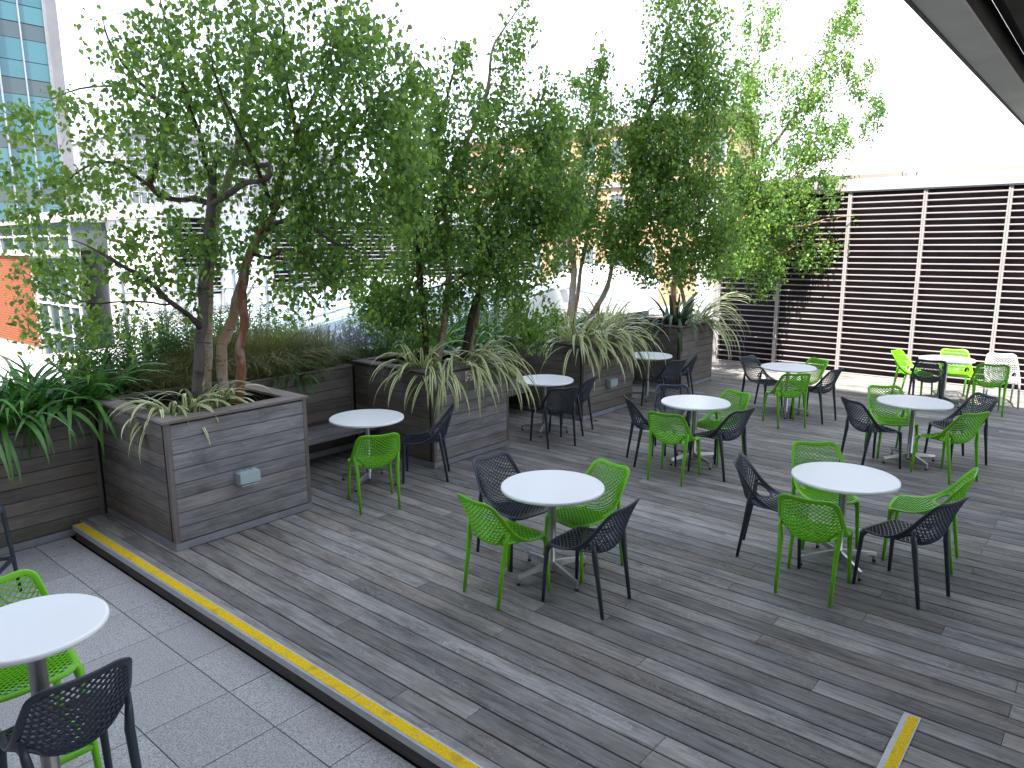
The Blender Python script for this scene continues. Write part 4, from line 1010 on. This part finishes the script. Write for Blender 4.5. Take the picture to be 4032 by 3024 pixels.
  (-5.57,10.82,4.44,0.8,0.97,0.9,560),
  (-5.79,10.63,3.6,0.72,0.68,0.9,330),
  (-5.43,10.93,3.09,0.8,0.8,0.9,480),
  (-5.66,10.74,2.41,0.72,0.38,0.7,170),
  (-5.11,11.2,5.11,0.38,0.51,0.5,90),
  (-5.99,10.46,4.29,0.42,0.59,0.6,110),
  (-6.19,10.3,5,0.25,0.25,0.4,24),
  (-5.08,11.23,2.69,0.42,0.51,0.6,110),
  (-7.1,9.52,2.58,0.38,0.34,0.5,50),
  (-6.21,10.28,3.05,0.38,0.47,0.6,110),
  (-7.07,9.55,3.37,0.38,0.55,0.6,90),
  (-6.19,10.29,3.91,0.34,0.64,0.6,90),
  (-5.64,10.76,6.69,0.68,0.51,0.6,120),
 ]),
 'D': ([
  (0.065,0.05,'red',[(-6.72,12.9,1.24),(-6.75,12.88,1.58),(-6.74,12.88,1.88),(-6.7,12.92,2.17),(-6.65,13.02,2.46)]),
  (0.04,0.02,'grey',[(-6.69,13.32,1.2),(-6.75,13.27,1.71),(-6.88,13.16,2.21),(-6.97,13.09,2.65),(-6.97,13.15,3.14),(-6.89,13.28,3.62),(-6.76,13.39,4.2)]),
  (0.045,0.012,'red',[(-6.65,13.02,2.46),(-6.46,13.38,2.65),(-6.22,13.85,2.94),(-5.93,14.35,3.19),(-5.75,14.64,3.44),(-5.53,14.95,3.77),(-5.34,15.24,4),(-5.12,15.43,4.24),(-4.87,15.77,4.64)]),
  (0.04,0.01,'red',[(-5.93,14.35,3.19),(-5.92,14.62,3.84),(-5.91,14.9,4.4),(-5.77,15.15,4.71),(-5.62,15.4,5.06),(-5.48,15.65,5.37),(-5.34,15.77,5.71),(-5.21,16.01,6.31),(-5.09,16.11,6.84),(-4.96,16.22,7.31)]),
  (0.025,0.008,'red',[(-5.92,14.62,3.84),(-6.07,14.63,4.63),(-6.18,14.66,5.32),(-6.18,14.8,6.15),(-6.06,14.9,6.85),(-5.98,14.97,7.5)]),
  (0.02,0.007,'red',[(-6.22,13.85,2.94),(-5.98,14.18,2.65),(-5.7,14.55,2.44),(-5.39,14.81,2.44),(-5.13,15.03,2.64),(-4.74,15.36,2.64),(-4.36,15.68,2.79)]),
  (0.018,0.006,'red',[(-5.53,14.95,3.77),(-5.16,15.26,4.18),(-4.86,15.52,4.28),(-4.58,15.88,4.29),(-4.41,16.03,3.99),(-4.31,16.12,3.64)]),
  (0.015,0.005,'red',[(-5.48,15.65,5.37),(-5.1,15.97,5.61),(-4.76,16.26,5.76),(-4.39,16.57,5.51),(-4.25,16.69,5.27)]),
  (0.02,0.006,'red',[(-5.93,14.35,3.19),(-5.54,14.56,3.04),(-5.04,14.84,2.99),(-4.67,15.16,3.13),(-4.29,15.48,3.18),(-3.83,15.86,3.22)]),
 ],[
  (-5.9,14.42,5.68,0.58,1.06,0.6,110),
  (-5.87,14.51,6.92,0.42,0.48,0.4,36),
  (-5.39,15.17,5.72,0.59,0.81,0.6,105),
  (-5,15.75,6.47,0.44,0.76,0.5,80),
  (-4.78,15.98,7.03,0.33,0.38,0.4,36),
  (-4.59,16.14,5.86,0.44,0.33,0.4,30),
  (-4.32,16.37,5.33,0.27,0.44,0.3,22),
  (-5.8,14.53,4.17,0.69,0.9,0.7,190),
  (-5.3,15.27,4.63,0.7,0.7,0.6,150),
  (-4.84,15.93,4.95,0.6,0.44,0.5,55),
  (-5.44,15.03,3.45,0.8,0.7,0.7,170),
  (-5.8,14.49,2.8,0.74,0.69,0.7,180),
  (-5.15,15.41,2.64,0.7,0.49,0.6,110),
  (-4.72,16.03,2.95,0.6,0.49,0.5,75),
  (-4.82,15.86,2.38,0.49,0.33,0.4,44),
  (-4.38,16.32,2.64,0.33,0.33,0.4,34),
  (-4.17,16.49,3.2,0.33,0.16,0.3,16),
  (-4.4,16.3,3.61,0.2,0.33,0.2,20),
  (-4.64,16.1,3.56,0.14,0.33,0.2,14),
  (-6.11,14.03,2.4,0.58,0.58,0.6,110),
  (-5.7,14.61,2.04,0.58,0.37,0.5,50),
  (-4.28,16.41,2.33,0.33,0.22,0.3,14),
  (-6.1,14.08,3.53,0.47,0.79,0.6,120),
  (-5.02,15.64,3.85,0.49,0.43,0.5,50),
  (-5.9,14.37,3.44,0.58,0.74,0.6,130),
  (-6.15,14.03,4.96,0.37,0.73,0.6,70),
 ]),
}
def add_tint(me, vals):
    a = me.attributes.new('tint', 'FLOAT', 'POINT'); a.data.foreach_set('value', np.asarray(vals, np.float32))
def np_mesh(name, V, F, tint=None, smooth=False):
    """V (n,3) array, F (m,k) array of equal-sided faces"""
    me = bpy.data.meshes.new(name); m_, k = F.shape
    me.vertices.add(len(V)); me.vertices.foreach_set('co', V.astype(np.float32).ravel())
    me.loops.add(m_*k); me.loops.foreach_set('vertex_index', F.astype(np.int32).ravel())
    me.polygons.add(m_); me.polygons.foreach_set('loop_start', np.arange(0, m_*k, k, dtype=np.int32))
    try: me.polygons.foreach_set('loop_total', np.full(m_, k, np.int32))
    except Exception: pass
    if smooth: me.polygons.foreach_set('use_smooth', np.ones(m_, bool))
    me.update(calc_edges=True)
    if tint is not None: add_tint(me, tint)
    return me
LEAF_V = np.array([(0,0,0),(-.36,.26,.05),(.36,.26,.05),(0,.42,-.05),(-.30,.52,.03),(.30,.52,.03),(0,1.0,0)])
LEAF_F = np.array([(0,3,1),(0,2,3),(1,3,4),(2,5,3),(4,3,6),(3,5,6)])
def norm(a): return a/np.maximum(np.linalg.norm(a, axis=-1, keepdims=True), 1e-9)
def leaves_mesh(name, P, D, L, tint, width=1.0, rg=rng):
    """pointed leaves at P, pointing along D, length L"""
    n = len(P); D = norm(D); Rr = norm(rg.normal(size=(n,3))); X = norm(np.cross(D, Rr)); Z = np.cross(X, D)
    lv = LEAF_V*np.array([width,1,1])
    V = P[:,None,:]+L[:,None,None]*(lv[None,:,0:1]*X[:,None,:]+lv[None,:,1:2]*D[:,None,:]+lv[None,:,2:3]*Z[:,None,:])
    F = (LEAF_F[None]+np.arange(n)[:,None,None]*7).reshape(-1,3)
    return np_mesh(name, V.reshape(-1,3), F, np.repeat(tint, 7))
def tubes_mesh(name, paths, radii, k=3):
    """paths (n,m,3), radii (n,m)"""
    n, m_, _ = paths.shape; T = norm(np.gradient(paths, axis=1)); ref = np.broadcast_to(np.array([.31,.77,.55]), T.shape)
    A = norm(np.cross(T, ref)); B = np.cross(T, A); V = []
    for q in range(k):
        a = 2*pi*q/k; V.append(paths+radii[...,None]*(A*cos(a)+B*sin(a)))
    V = np.stack(V, 2).reshape(-1,3); idx = np.arange(n*m_*k).reshape(n, m_, k)
    F = np.stack([idx[:,:-1,:], np.roll(idx,-1,2)[:,:-1,:], np.roll(idx,-1,2)[:,1:,:], idx[:,1:,:]], -1).reshape(-1,4)
    return np_mesh(name, V, F, None, True)
BARK = {'grey':'b_grey','white':'b_white','red':'b_red','brown':'b_brown','dark':'b_dark'}
RT_ = np.array([0.7646, 0.6446, 0]); FH = np.array([-0.6451, 0.7641, 0]); UP = np.array([0,0,1.0])
def tree(key, label, nper, leaf, seed, droop=0.5, ntrunk=4):
    rg = np.random.default_rng(seed); limbs, blobs = TREES[key]
    base = np.array(limbs[0][3][0])*np.array([1,1,0])+np.array([0,0,1.04])
    R = thing('birch_tree', label, 'tree', tuple(base), 0, 'birches in the square planters')
    nodes, nrad = [], []
    for li, (r0, r1, b, pts) in enumerate(limbs):
        P = np.array(pts, float); m_ = len(P); seg = np.linalg.norm(np.diff(P, axis=0), axis=1).sum()
        k = max(6, int(seg/.07)); tt = np.linspace(0, 1, k); Q = crom(P, tt)
        wob = np.cumsum(rg.normal(size=(k,3))*.004, 0); wob -= np.linspace(0,1,k)[:,None]*wob[-1]; Q = Q+wob
        rad = np.where(np.linspace(0,1,k) > .8, r1+(min(r1,.006)-r1)*(np.linspace(0,1,k)-.8)/.2, np.linspace(r0, r1, k))*(1+.05*rg.normal(size=k)); trunk = li < 6 and pts[0][2] < 1.2
        if trunk: rad[:3] *= np.array([1.25,1.12,1.05])
        else: rad[-3:] *= np.array([.8,.6,.4])
        q = MB(); q.tube([tuple(p) for p in Q], list(rad), 9 if trunk else 6)
        # knots
        if trunk:
            for j in rg.integers(3, k-2, size=max(2,k//9)):
                p = Q[j]; d = norm(rg.normal(size=3)*np.array([1,1,.2])); q.tube([tuple(p+d*rad[j]*.6), tuple(p+d*rad[j]*1.22+np.array([0,0,-.006]))], [rad[j]*.42, rad[j]*.22], 6)
        link('trunk' if trunk else 'branch', q.mesh('limb', True, tuple(base)), M[BARK[b]], R)
        for j in range(k):
            if Q[j,2] > 1.75 and (not trunk or j > k*.25): nodes.append(Q[j]); nrad.append(rad[j])
    # crown: clusters grown out to from the nearest wood
    C = []
    for bx, by, bz, ru, rv, ds, n in blobs:
        u = rg.normal(size=(n,3)); u = norm(u)*rg.random((n,1))**.42
        # clumps inside the blob
        kc = max(2, n//9); cc = norm(rg.normal(size=(kc,3)))*rg.random((kc,1))**.45; pick = rg.integers(0, kc, n)
        u = np.where(rg.random((n,1)) < .62, cc[pick]+rg.normal(size=(n,3))*.17, u)
        C.append(np.array([bx,by,bz])+RT_*u[:,0:1]*ru+UP*u[:,1:2]*rv+FH*u[:,2:3]*ds)
    C = np.concatenate(C)
    lim = 1.15; C = C[C[:,2] > lim]
    NP = np.array(nodes); NR = np.array(nrad); n0 = len(NP); N_ = len(C)
    buf = np.zeros((n0+N_*3, 3)); buf[:n0] = NP; cnt = n0; br = np.zeros(n0+N_*3); br[:n0] = np.minimum(NR, .007)
    dmin = np.array([np.min(np.sum((buf[:cnt]-c)**2, 1)) for c in C]); order = np.argsort(dmin)
    paths = np.zeros((N_,4,3)); radii = np.zeros((N_,4))
    for q, i in enumerate(order):
        c = C[i]; dv = buf[:cnt]-c; d2 = (dv**2).sum(1)+np.where(dv[:,2] > .05, .25*dv[:,2], 0)
        j = int(np.argmin(d2)); a = buf[j]; L = np.linalg.norm(c-a)
        m1 = a+(c-a)*.35+rg.normal(size=3)*L*.07+UP*L*.10; m2 = a+(c-a)*.7+rg.normal(size=3)*L*.07+UP*L*.09
        paths[q] = (a, m1, m2, c); r = min(max(.0022+.0058*L, .0022), br[j]*.9 if br[j] > .0022 else .0018); radii[q] = (r, r*.8, r*.6, .0014)
        buf[cnt:cnt+3] = (m1, m2, c); br[cnt:cnt+3] = (r*.8, r*.6, .0016); cnt += 3
    tw = tubes_mesh('twigs', paths-base, radii); o = link('twigs', tw, M['b_dark'], R); o['kind'] = 'stuff'
    # leaves hang along each twig and below its end
    k = nper; K = rg.poisson(k, N_)+1; ci = np.repeat(np.arange(N_), K); n = len(ci)
    s = rg.random(n)**.6; pc = paths[ci]; f = s*3; ii = np.clip(f.astype(int),0,2); ff = (f-ii)[:,None]
    P = pc[np.arange(n),ii]*(1-ff)+pc[np.arange(n),ii+1]*ff
    spread = .05+.0*s; P = P+rg.normal(size=(n,3))*spread[:,None]*np.array([1,1,.8])+np.where(rg.random(n) < droop, -rg.random(n)*.22, 0)[:,None]*UP
    D = rg.normal(size=(n,3))*.62-UP*.85
    Lf = leaf*rg.uniform(.62,1.18,n); cl = rg.normal(size=N_)*.16
    tint = np.clip(.30+.26*rg.normal(size=n)+1.3*cl[ci], 0, 1); tint = np.where(rg.random(n) < .05, 1.0, tint)
    ok = P[:,2] > 1.0
    me = leaves_mesh('leaves', (P-base)[ok], D[ok], Lf[ok], tint[ok], 1.0, rg)
    o = link('crown', me, M['birch'], R); o['kind'] = 'stuff'
    return int(ok.sum())
cnts = [tree('A', 'nearest birch, four slim stems in the planter with bare coping, crown reaching the left edge', 5.6, .064, 11),
 tree('B', 'bushy birch above the planter with the red and white sign', 7.8, .064, 12),
 tree('C', 'tall dark birch with white peeling stems, one leaning right, in the third planter', 8.8, .066, 13, .6),
 tree('D', 'wispy yellow green birch catching the sun beside the slatted wall', 15, .066, 14, .75)]
print('leaves', cnts)

# ------------------------------------------------------------------ strap leaved plants, every leaf an object
def strap_mesh(name, a0, a1, seg=9, fold=.16, tipw=.0, twist=0.0, bend_pow=1.4):
    """unit-length leaf rising at angle a0 and ending at a1 (radians from horizontal), growing along +x"""
    V = []; F = []; UVs = []; x = z = 0.0
    for i in range(seg+1):
        t_ = i/seg
        wd = (0.55+.45*min(1,t_*4))*(1-max(0,(t_-.35)/.65)**1.8)*.5+.002
        if i:
            a = a0+(a1-a0)*((i-.5)/seg)**bend_pow; x += cos(a)/seg; z += sin(a)/seg
        a = a0+(a1-a0)*t_**bend_pow; nx, nz = -sin(a), cos(a); tw = twist*t_
        for s in (-1,0,1):
            yy = s*wd*cos(tw); hh = ((abs(s)*fold*wd)+s*wd*sin(tw))*.045
            V.append((x+nx*hh, yy, z+nz*hh)); UVs.append((.5+s*.5, t_))
    for i in range(seg):
        for s in (0,1):
            b = i*3+s; F.append((b, b+3, b+4, b+1))
    me = bpy.data.meshes.new(name); me.from_pydata(V, [], F)
    uvl = me.uv_layers.new(name='UVMap')
    for l in me.loops: uvl.data[l.index].uv = UVs[l.vertex_index]
    me.polygons.foreach_set('use_smooth', [True]*len(F)); me.update(); return me
VARS = [strap_mesh('strap', radians(a0), radians(a1), 10, .2, 0, tw, bp) for a0, a1, tw, bp in
        ((82,40,.2,1.2),(78,5,-.2,1.3),(76,-30,.3,1.3),(74,-60,-.3,1.2),(70,-78,.25,1.1),(66,-84,-.2,1.0),(58,-86,.3,.9),(50,-60,-.3,1.1),(62,-20,.2,1.2),(86,65,.1,1.0),(64,-88,.2,.62),(48,-89,-.2,.55),(72,-88,.15,.8))]
def straps(R, mat, spec, rg, origin):
    """spec: list of (x,y,z, heading, variant, length, width)"""
    for x, y, z, hd, vi, L, wd in spec:
        o = link('leaf', VARS[vi], None, R, (x-origin[0], y-origin[1], z-origin[2]), (rg.normal()*.08, rg.normal()*.06, hd), (L, wd, L))
        if not o.data.materials: o.data.materials.append(mat)
        if o.material_slots[0].material is not mat: o.material_slots[0].link = 'OBJECT'; o.material_slots[0].material = mat
def clump(name, label, cat, group, mat, c, n, rad, lens, wds, variants, seed, head=None, spread=pi, sq=(1,1)):
    rg = np.random.default_rng(seed); R = thing(name, label, cat, c, 0, group); sp = []
    for i in range(n):
        hd = rg.uniform(-pi, pi) if head is None else head+rg.normal()*spread
        r = rad*rg.random()**.5; a = hd+rg.normal()*.7
        sp.append((c[0]+r*cos(a)*sq[0], c[1]+r*sin(a)*sq[1], c[2], hd, int(rg.choice(variants)), rg.uniform(*lens), rg.uniform(*wds)))
    straps(R, mat, sp, rg, c); return R
PG = 'striped strap leaved plants in the square planters'
ZS = 1.05
clump('striped_flax', 'low clump of cream striped leaves at the left corner of the bare coping planter', 'plant', PG, M['var'], (-6.62,2.98,ZS), 50, .16, (.36,.72), (.036,.056), [2,3,4,5,6,8,10], 21, -.9, 1.5)
clump('striped_flax', 'cream striped leaves around the stems of the nearest birch', 'plant', PG, M['var'], (-6.78,3.38,ZS), 50, .2, (.40,.72), (.034,.052), [2,3,4,5,6,8,10], 22, .3, 1.4)
clump('striped_flax', 'two toned striped leaves drooping over the left side of the planter with the sign', 'plant', PG, M['var'], (-6.55,6.02,ZS), 38, .14, (.50,.9), (.04,.062), [1,2,3,4,5,10,12], 23, -1.2, 1.3)
clump('striped_flax', 'striped leaves tumbling over the corner of the planter with the sign', 'plant', PG, M['var'], (-6.36,6.18,ZS), 34, .14, (.6,1.0), (.036,.056), [3,4,5,6,10,11,12], 24, -.5, 1.1)
clump('striped_flax', 'long fountain of striped leaves falling over the warning sign', 'plant', PG, M['var'], (-6.42,6.68,ZS), 76, .26, (.75,1.2), (.032,.05), [3,4,5,6,10,10,11,12], 25, .35, 1.0)
clump('striped_flax', 'big bright fountain of striped leaves on the corner of the third planter', 'plant', PG, M['var'], (-6.46,9.22,ZS), 84, .18, (.7,1.2), (.04,.062), [1,2,3,4,5,6,10,11,12], 26, -.35, 1.7)
clump('striped_flax', 'striped leaves spilling over the right half of the third planter front', 'plant', PG, M['var'], (-6.44,9.80,ZS), 80, .26, (.8,1.3), (.034,.054), [3,4,5,6,10,10,11,12], 27, .35, 1.1)
clump('striped_flax', 'striped arching leaves between the third planter and the farthest planter', 'plant', PG, M['var'], (-7.3,11.3,1.0), 60, .28, (.65,1.1), (.034,.052), [0,1,2,3,8], 28, -.2, 1.6)
clump('green_flax', 'dark green sword leaved plant on the front corner of the farthest planter', 'plant', PG, M['dkstrap'], (-6.45,12.38,ZS), 48, .16, (.8,1.2), (.06,.09), [0,1,2,3,4,10,12], 29, -.3, 1.5)
clump('striped_flax', 'yellowish striped leaves hanging from the far right corner of the last planter', 'plant', PG, M['var'], (-6.4,13.05,ZS), 70, .2, (.85,1.45), (.034,.056), [2,3,4,5,10,10,12], 30, .75, .9)
AG = 'dark green strap leaved clumps in the raised bed'
def aga(c, n, seed, lab, rad=.34, lens=(.62,1.0), head=None, spread=1.2, wds=(.038,.056)):
    clump('strap_lily', lab, 'plant', AG, M['aga'], c, n, rad, lens, wds, [1,2,3,4,5,6,7,8,10,12], seed, head, spread, (1,1.3))
aga((-7.86,1.98,1.0), 150, 41, 'glossy green strap leaves spilling over the timber wall at the left photo edge')
aga((-7.90,2.55,1.0), 160, 42, 'glossy green strap leaves filling the corner left of the nearest planter')
aga((-8.30,2.25,1.0), 110, 43, 'upright green strap leaves in front of the orange brick building', .30, (.7,1.0))
aga((-8.3,2.95,1.0), 80, 46, 'green strap leaves behind the left corner of the nearest planter', .3, (.6,.9))
aga((-7.9,7.45,1.0), 100, 44, 'big glossy strap leaved clump behind the drooping leaves of the sign planter', .3, (.65,1.0))
aga((-7.86,8.15,1.0), 110, 45, 'dark strap leaved clump hanging over the middle bench', .3, (.65,1.0))
aga((-8.25,8.9,1.0), 90, 47, 'strap leaves rising behind the left half of the third planter', .3, (.6,.95))
aga((-8.3,10.4,1.0), 90, 48, 'strap leaves behind the white birch stems', .36, (.65,.95))
aga((-8.2,11.3,1.0), 90, 49, 'strap leaves right of the leaning white birch stem', .36, (.6,.9))
aga((-8.1,12.3,1.0), 80, 50, 'strap leaves behind the farthest planter', .36, (.6,.9))
aga((-8.45,4.75,1.0), 70, 52, 'upright strap leaves in the middle of the bed behind the first bench', .34, (.7,.95))
aga((-8.0,5.05,1.0), 40, 51, 'sparse strap leaves dangling over the wall behind the first bench', .3, (.4,.6), 0.1, .7)

# ------------------------------------------------------------------ fine planting in the raised bed
def blades(name, label, cat, region, n, hgt, wd, mat, seed, lean=.6, kind=None, group=None):
    """fine grass: curved three-segment blades"""
    rg = np.random.default_rng(seed); x0, y0, x1, y1, zb = region
    B = np.stack([rg.uniform(x0,x1,n), rg.uniform(y0,y1,n), np.full(n, zb)], -1)
    # tufts
    tc_ = np.stack([rg.uniform(x0,x1,26), rg.uniform(y0,y1,26)], -1); pk = rg.integers(0,26,n)
    B[:,:2] = tc_[pk]+rg.normal(size=(n,2))*.07
    hd = rg.uniform(-pi,pi,n); L = rg.uniform(.55,1.1,n)*hgt; ln = rg.uniform(.2,1.0,n)*lean
    V = []; ts = np.linspace(0,1,6)
    for t_ in ts:
        out_ = L*ln*1.5*t_**1.9; up = L*(t_-.75*ln*t_**2.6)
        V.append(B+np.stack([np.cos(hd)*out_, np.sin(hd)*out_, up], -1))
    Pth = np.stack(V, 1); side = np.stack([-np.sin(hd), np.cos(hd), np.zeros(n)], -1)[:,None,:]
    ww = (wd*rg.uniform(.6,1.3,n))[:,None,None]*np.array([1,.95,.85,.7,.45,.08])[None,:,None]
    VV = np.stack([Pth-side*ww, Pth+side*ww], 2).reshape(-1,3); idx = np.arange(n*12).reshape(n,6,2)
    F = np.stack([idx[:,:-1,0], idx[:,:-1,1], idx[:,1:,1], idx[:,1:,0]], -1).reshape(-1,4)
    org = np.array([(x0+x1)/2,(y0+y1)/2,zb]); tint = np.repeat(rg.random(n), 12)
    me = np_mesh(name, VV-org, F, tint); o = link(name, me, mat, None, tuple(org)); tag(o, label, cat, group)
    if kind: o['kind'] = kind
    return o
blades('feather_grass', 'fine arching feather grass over the wall behind the first bench', 'grass', (-8.3,3.95,-7.78,5.5,1.0), 8500, .9, .0036, M['grass'], 61, .9, 'stuff')
blades('feather_grass', 'dry brownish feather grass behind the nearest birch stems', 'grass', (-8.1,3.1,-7.72,4.0,1.0), 3000, .6, .0034, M['grass'], 62, .9, 'stuff')
def herb(label, c, n, hgt, spread, seed, leafL=.045, name='leafy_herb', mat='herb', top=None):
    rg = np.random.default_rng(seed); R = thing(name, label, 'plant', c, 0, 'upright leafy herbs in the raised bed'); paths = []; P = []; D = []; Ls = []
    for i in range(n):
        a = rg.uniform(-pi,pi); r = spread*rg.random()**.5; b = np.array([r*cos(a), r*sin(a)*1.5, 0]); H = hgt*rg.uniform(.65,1.1)
        e = b+np.array([rg.normal()*.12*H, rg.normal()*.12*H, H]); m_ = (b+e)/2+rg.normal(size=3)*.02; paths.append((b, b+(m_-b)*.6, m_+(e-m_)*.3, e))
        k = int(H/.022)
        for j in range(k):
            t_ = .15+.85*j/k; p = b+(e-b)*t_; th_ = j*2.4+rg.normal()*.2
            P.append(p); D.append((cos(th_), sin(th_), .55+.3*rg.normal())); Ls.append(leafL*rg.uniform(.7,1.2)*(1.1-.5*t_))
    paths = np.array(paths); link('stems', tubes_mesh('stems', paths, np.full(paths.shape[:2], .0022)), M['herb'], R)
    me = paths; o = link('foliage', leaves_mesh('leaves', np.array(P), np.array(D), np.array(Ls), np.clip(.5+.3*rg.normal(size=len(P)),0,1), .42, rg), M[mat], R); o['kind'] = 'stuff'
    a = R.children[0].data; add_tint(a, np.full(len(a.vertices), .35)); return R
herb('feathery green herb between the strap leaves and the nearest birch stems', (-8.35,3.35,1.0), 130, .9, .36, 71, .075)
herb('feathery green herb just behind the nearest birch stems', (-8.4,4.15,1.0), 130, .9, .38, 72, .075)
herb('grey green herb patch at the back of the bed left of the lavender', (-8.45,5.0,1.0), 110, .85, .38, 73, .075)
herb('tall airy herb spires before the pale glass roof', (-8.45,9.6,1.0), 90, 1.02, .40, 74, .06)
herb('tall airy herb spires between the sign planter and the third planter', (-8.4,8.4,1.0), 90, .92, .38, 75, .06)
herb('low leafy herb behind the stems of the bushy birch', (-8.3,6.9,1.0), 100, .7, .38, 76, .07)
def lavender(c, n, seed, label):
    rg = np.random.default_rng(seed); R = thing('lavender', label, 'plant', c, 0, 'lavender bushes in the raised bed')
    a = rg.uniform(-pi,pi,n); r = .30*rg.random(n)**.5; b = np.stack([r*np.cos(a), r*np.sin(a)*1.3, np.zeros(n)], -1); H = rg.uniform(.34,.62,n)
    d = norm(np.stack([np.cos(a)*r*1.6+rg.normal(size=n)*.15, np.sin(a)*r*1.6+rg.normal(size=n)*.15, np.ones(n)], -1)); e = b+d*H[:,None]
    pth = np.stack([b, b+(e-b)*.35, b+(e-b)*.7, e], 1); st = tubes_mesh('stems', pth, np.full((n,4), .0014)); add_tint(st, np.full(len(st.vertices), .4)); o = link('stems', st, M['lavl'], R); o['kind'] = 'stuff'
    k = 22; P = np.repeat(b, k, 0)+np.repeat(e-b, k, 0)*(rg.random((n*k,1))*.62); D = rg.normal(size=(n*k,3))*.6+UP*.7
    o = link('foliage', leaves_mesh('leaves', P, D, np.full(n*k, .036), rg.random(n*k), .2, rg), M['lavl'], R); o['kind'] = 'stuff'
    k = 9; t_ = .84+.17*np.tile(np.linspace(0,1,k), n); P = np.repeat(b, k, 0)+np.repeat(e-b, k, 0)*t_[:,None]; D = rg.normal(size=(n*k,3))+UP*.6
    o = link('flowers', leaves_mesh('flowers', P, D, np.full(n*k, .014), rg.random(n*k), 1.3, rg), M['lavf'], R); o['kind'] = 'stuff'
lavender((-8.0,5.75,1.0), 190, 81, 'lavender bush with purple spikes left of the striped leaves')
lavender((-8.12,6.35,1.0), 190, 82, 'lavender bush with purple spikes behind the sign planter leaves')
lavender((-8.4,5.75,1.0), 150, 83, 'lavender bush at the back edge of the bed against the glass roof')

# fallen leaves on the deck
rgl = np.random.default_rng(5)
spots = [(-5.95,9.05),(-5.8,8.95),(-6.0,13.6),(-5.5,13.55),(-5.2,9.35),(-7.4,2.2),(-4.9,9.0),(-2.6,13.0)]
P = np.array([(x,y,.006 if y > 2.4 else -.133) for x, y in spots]); D = np.concatenate([rgl.normal(size=(len(P),2)), np.full((len(P),1), .12)], 1)
LL = ['dry leaf beside the corner of the third planter', 'dry brown leaf a hand width from the third planter', 'dry leaf at the foot of the farthest planter', 'dry leaf in front of the farthest planter on the boards', 'dry leaf between the middle alcove chairs and the deck', 'dry leaf in the corner of the paving by the raised bed', 'dry leaf near the mid deck table in the open', 'dry leaf by the back leg of the far charcoal chair']
for i, p in enumerate(P):
    me = leaves_mesh('leaf', np.zeros((1,3)), D[i:i+1], np.array([.055]), np.array([.5]), 1, rgl)
    if not i: dry = m_plain('dry_leaf', (0.30,0.16,0.05), 0.8)
    o = link('fallen_leaf', me, dry, None, tuple(p)); tag(o, LL[i], 'fallen leaf', 'fallen leaves')
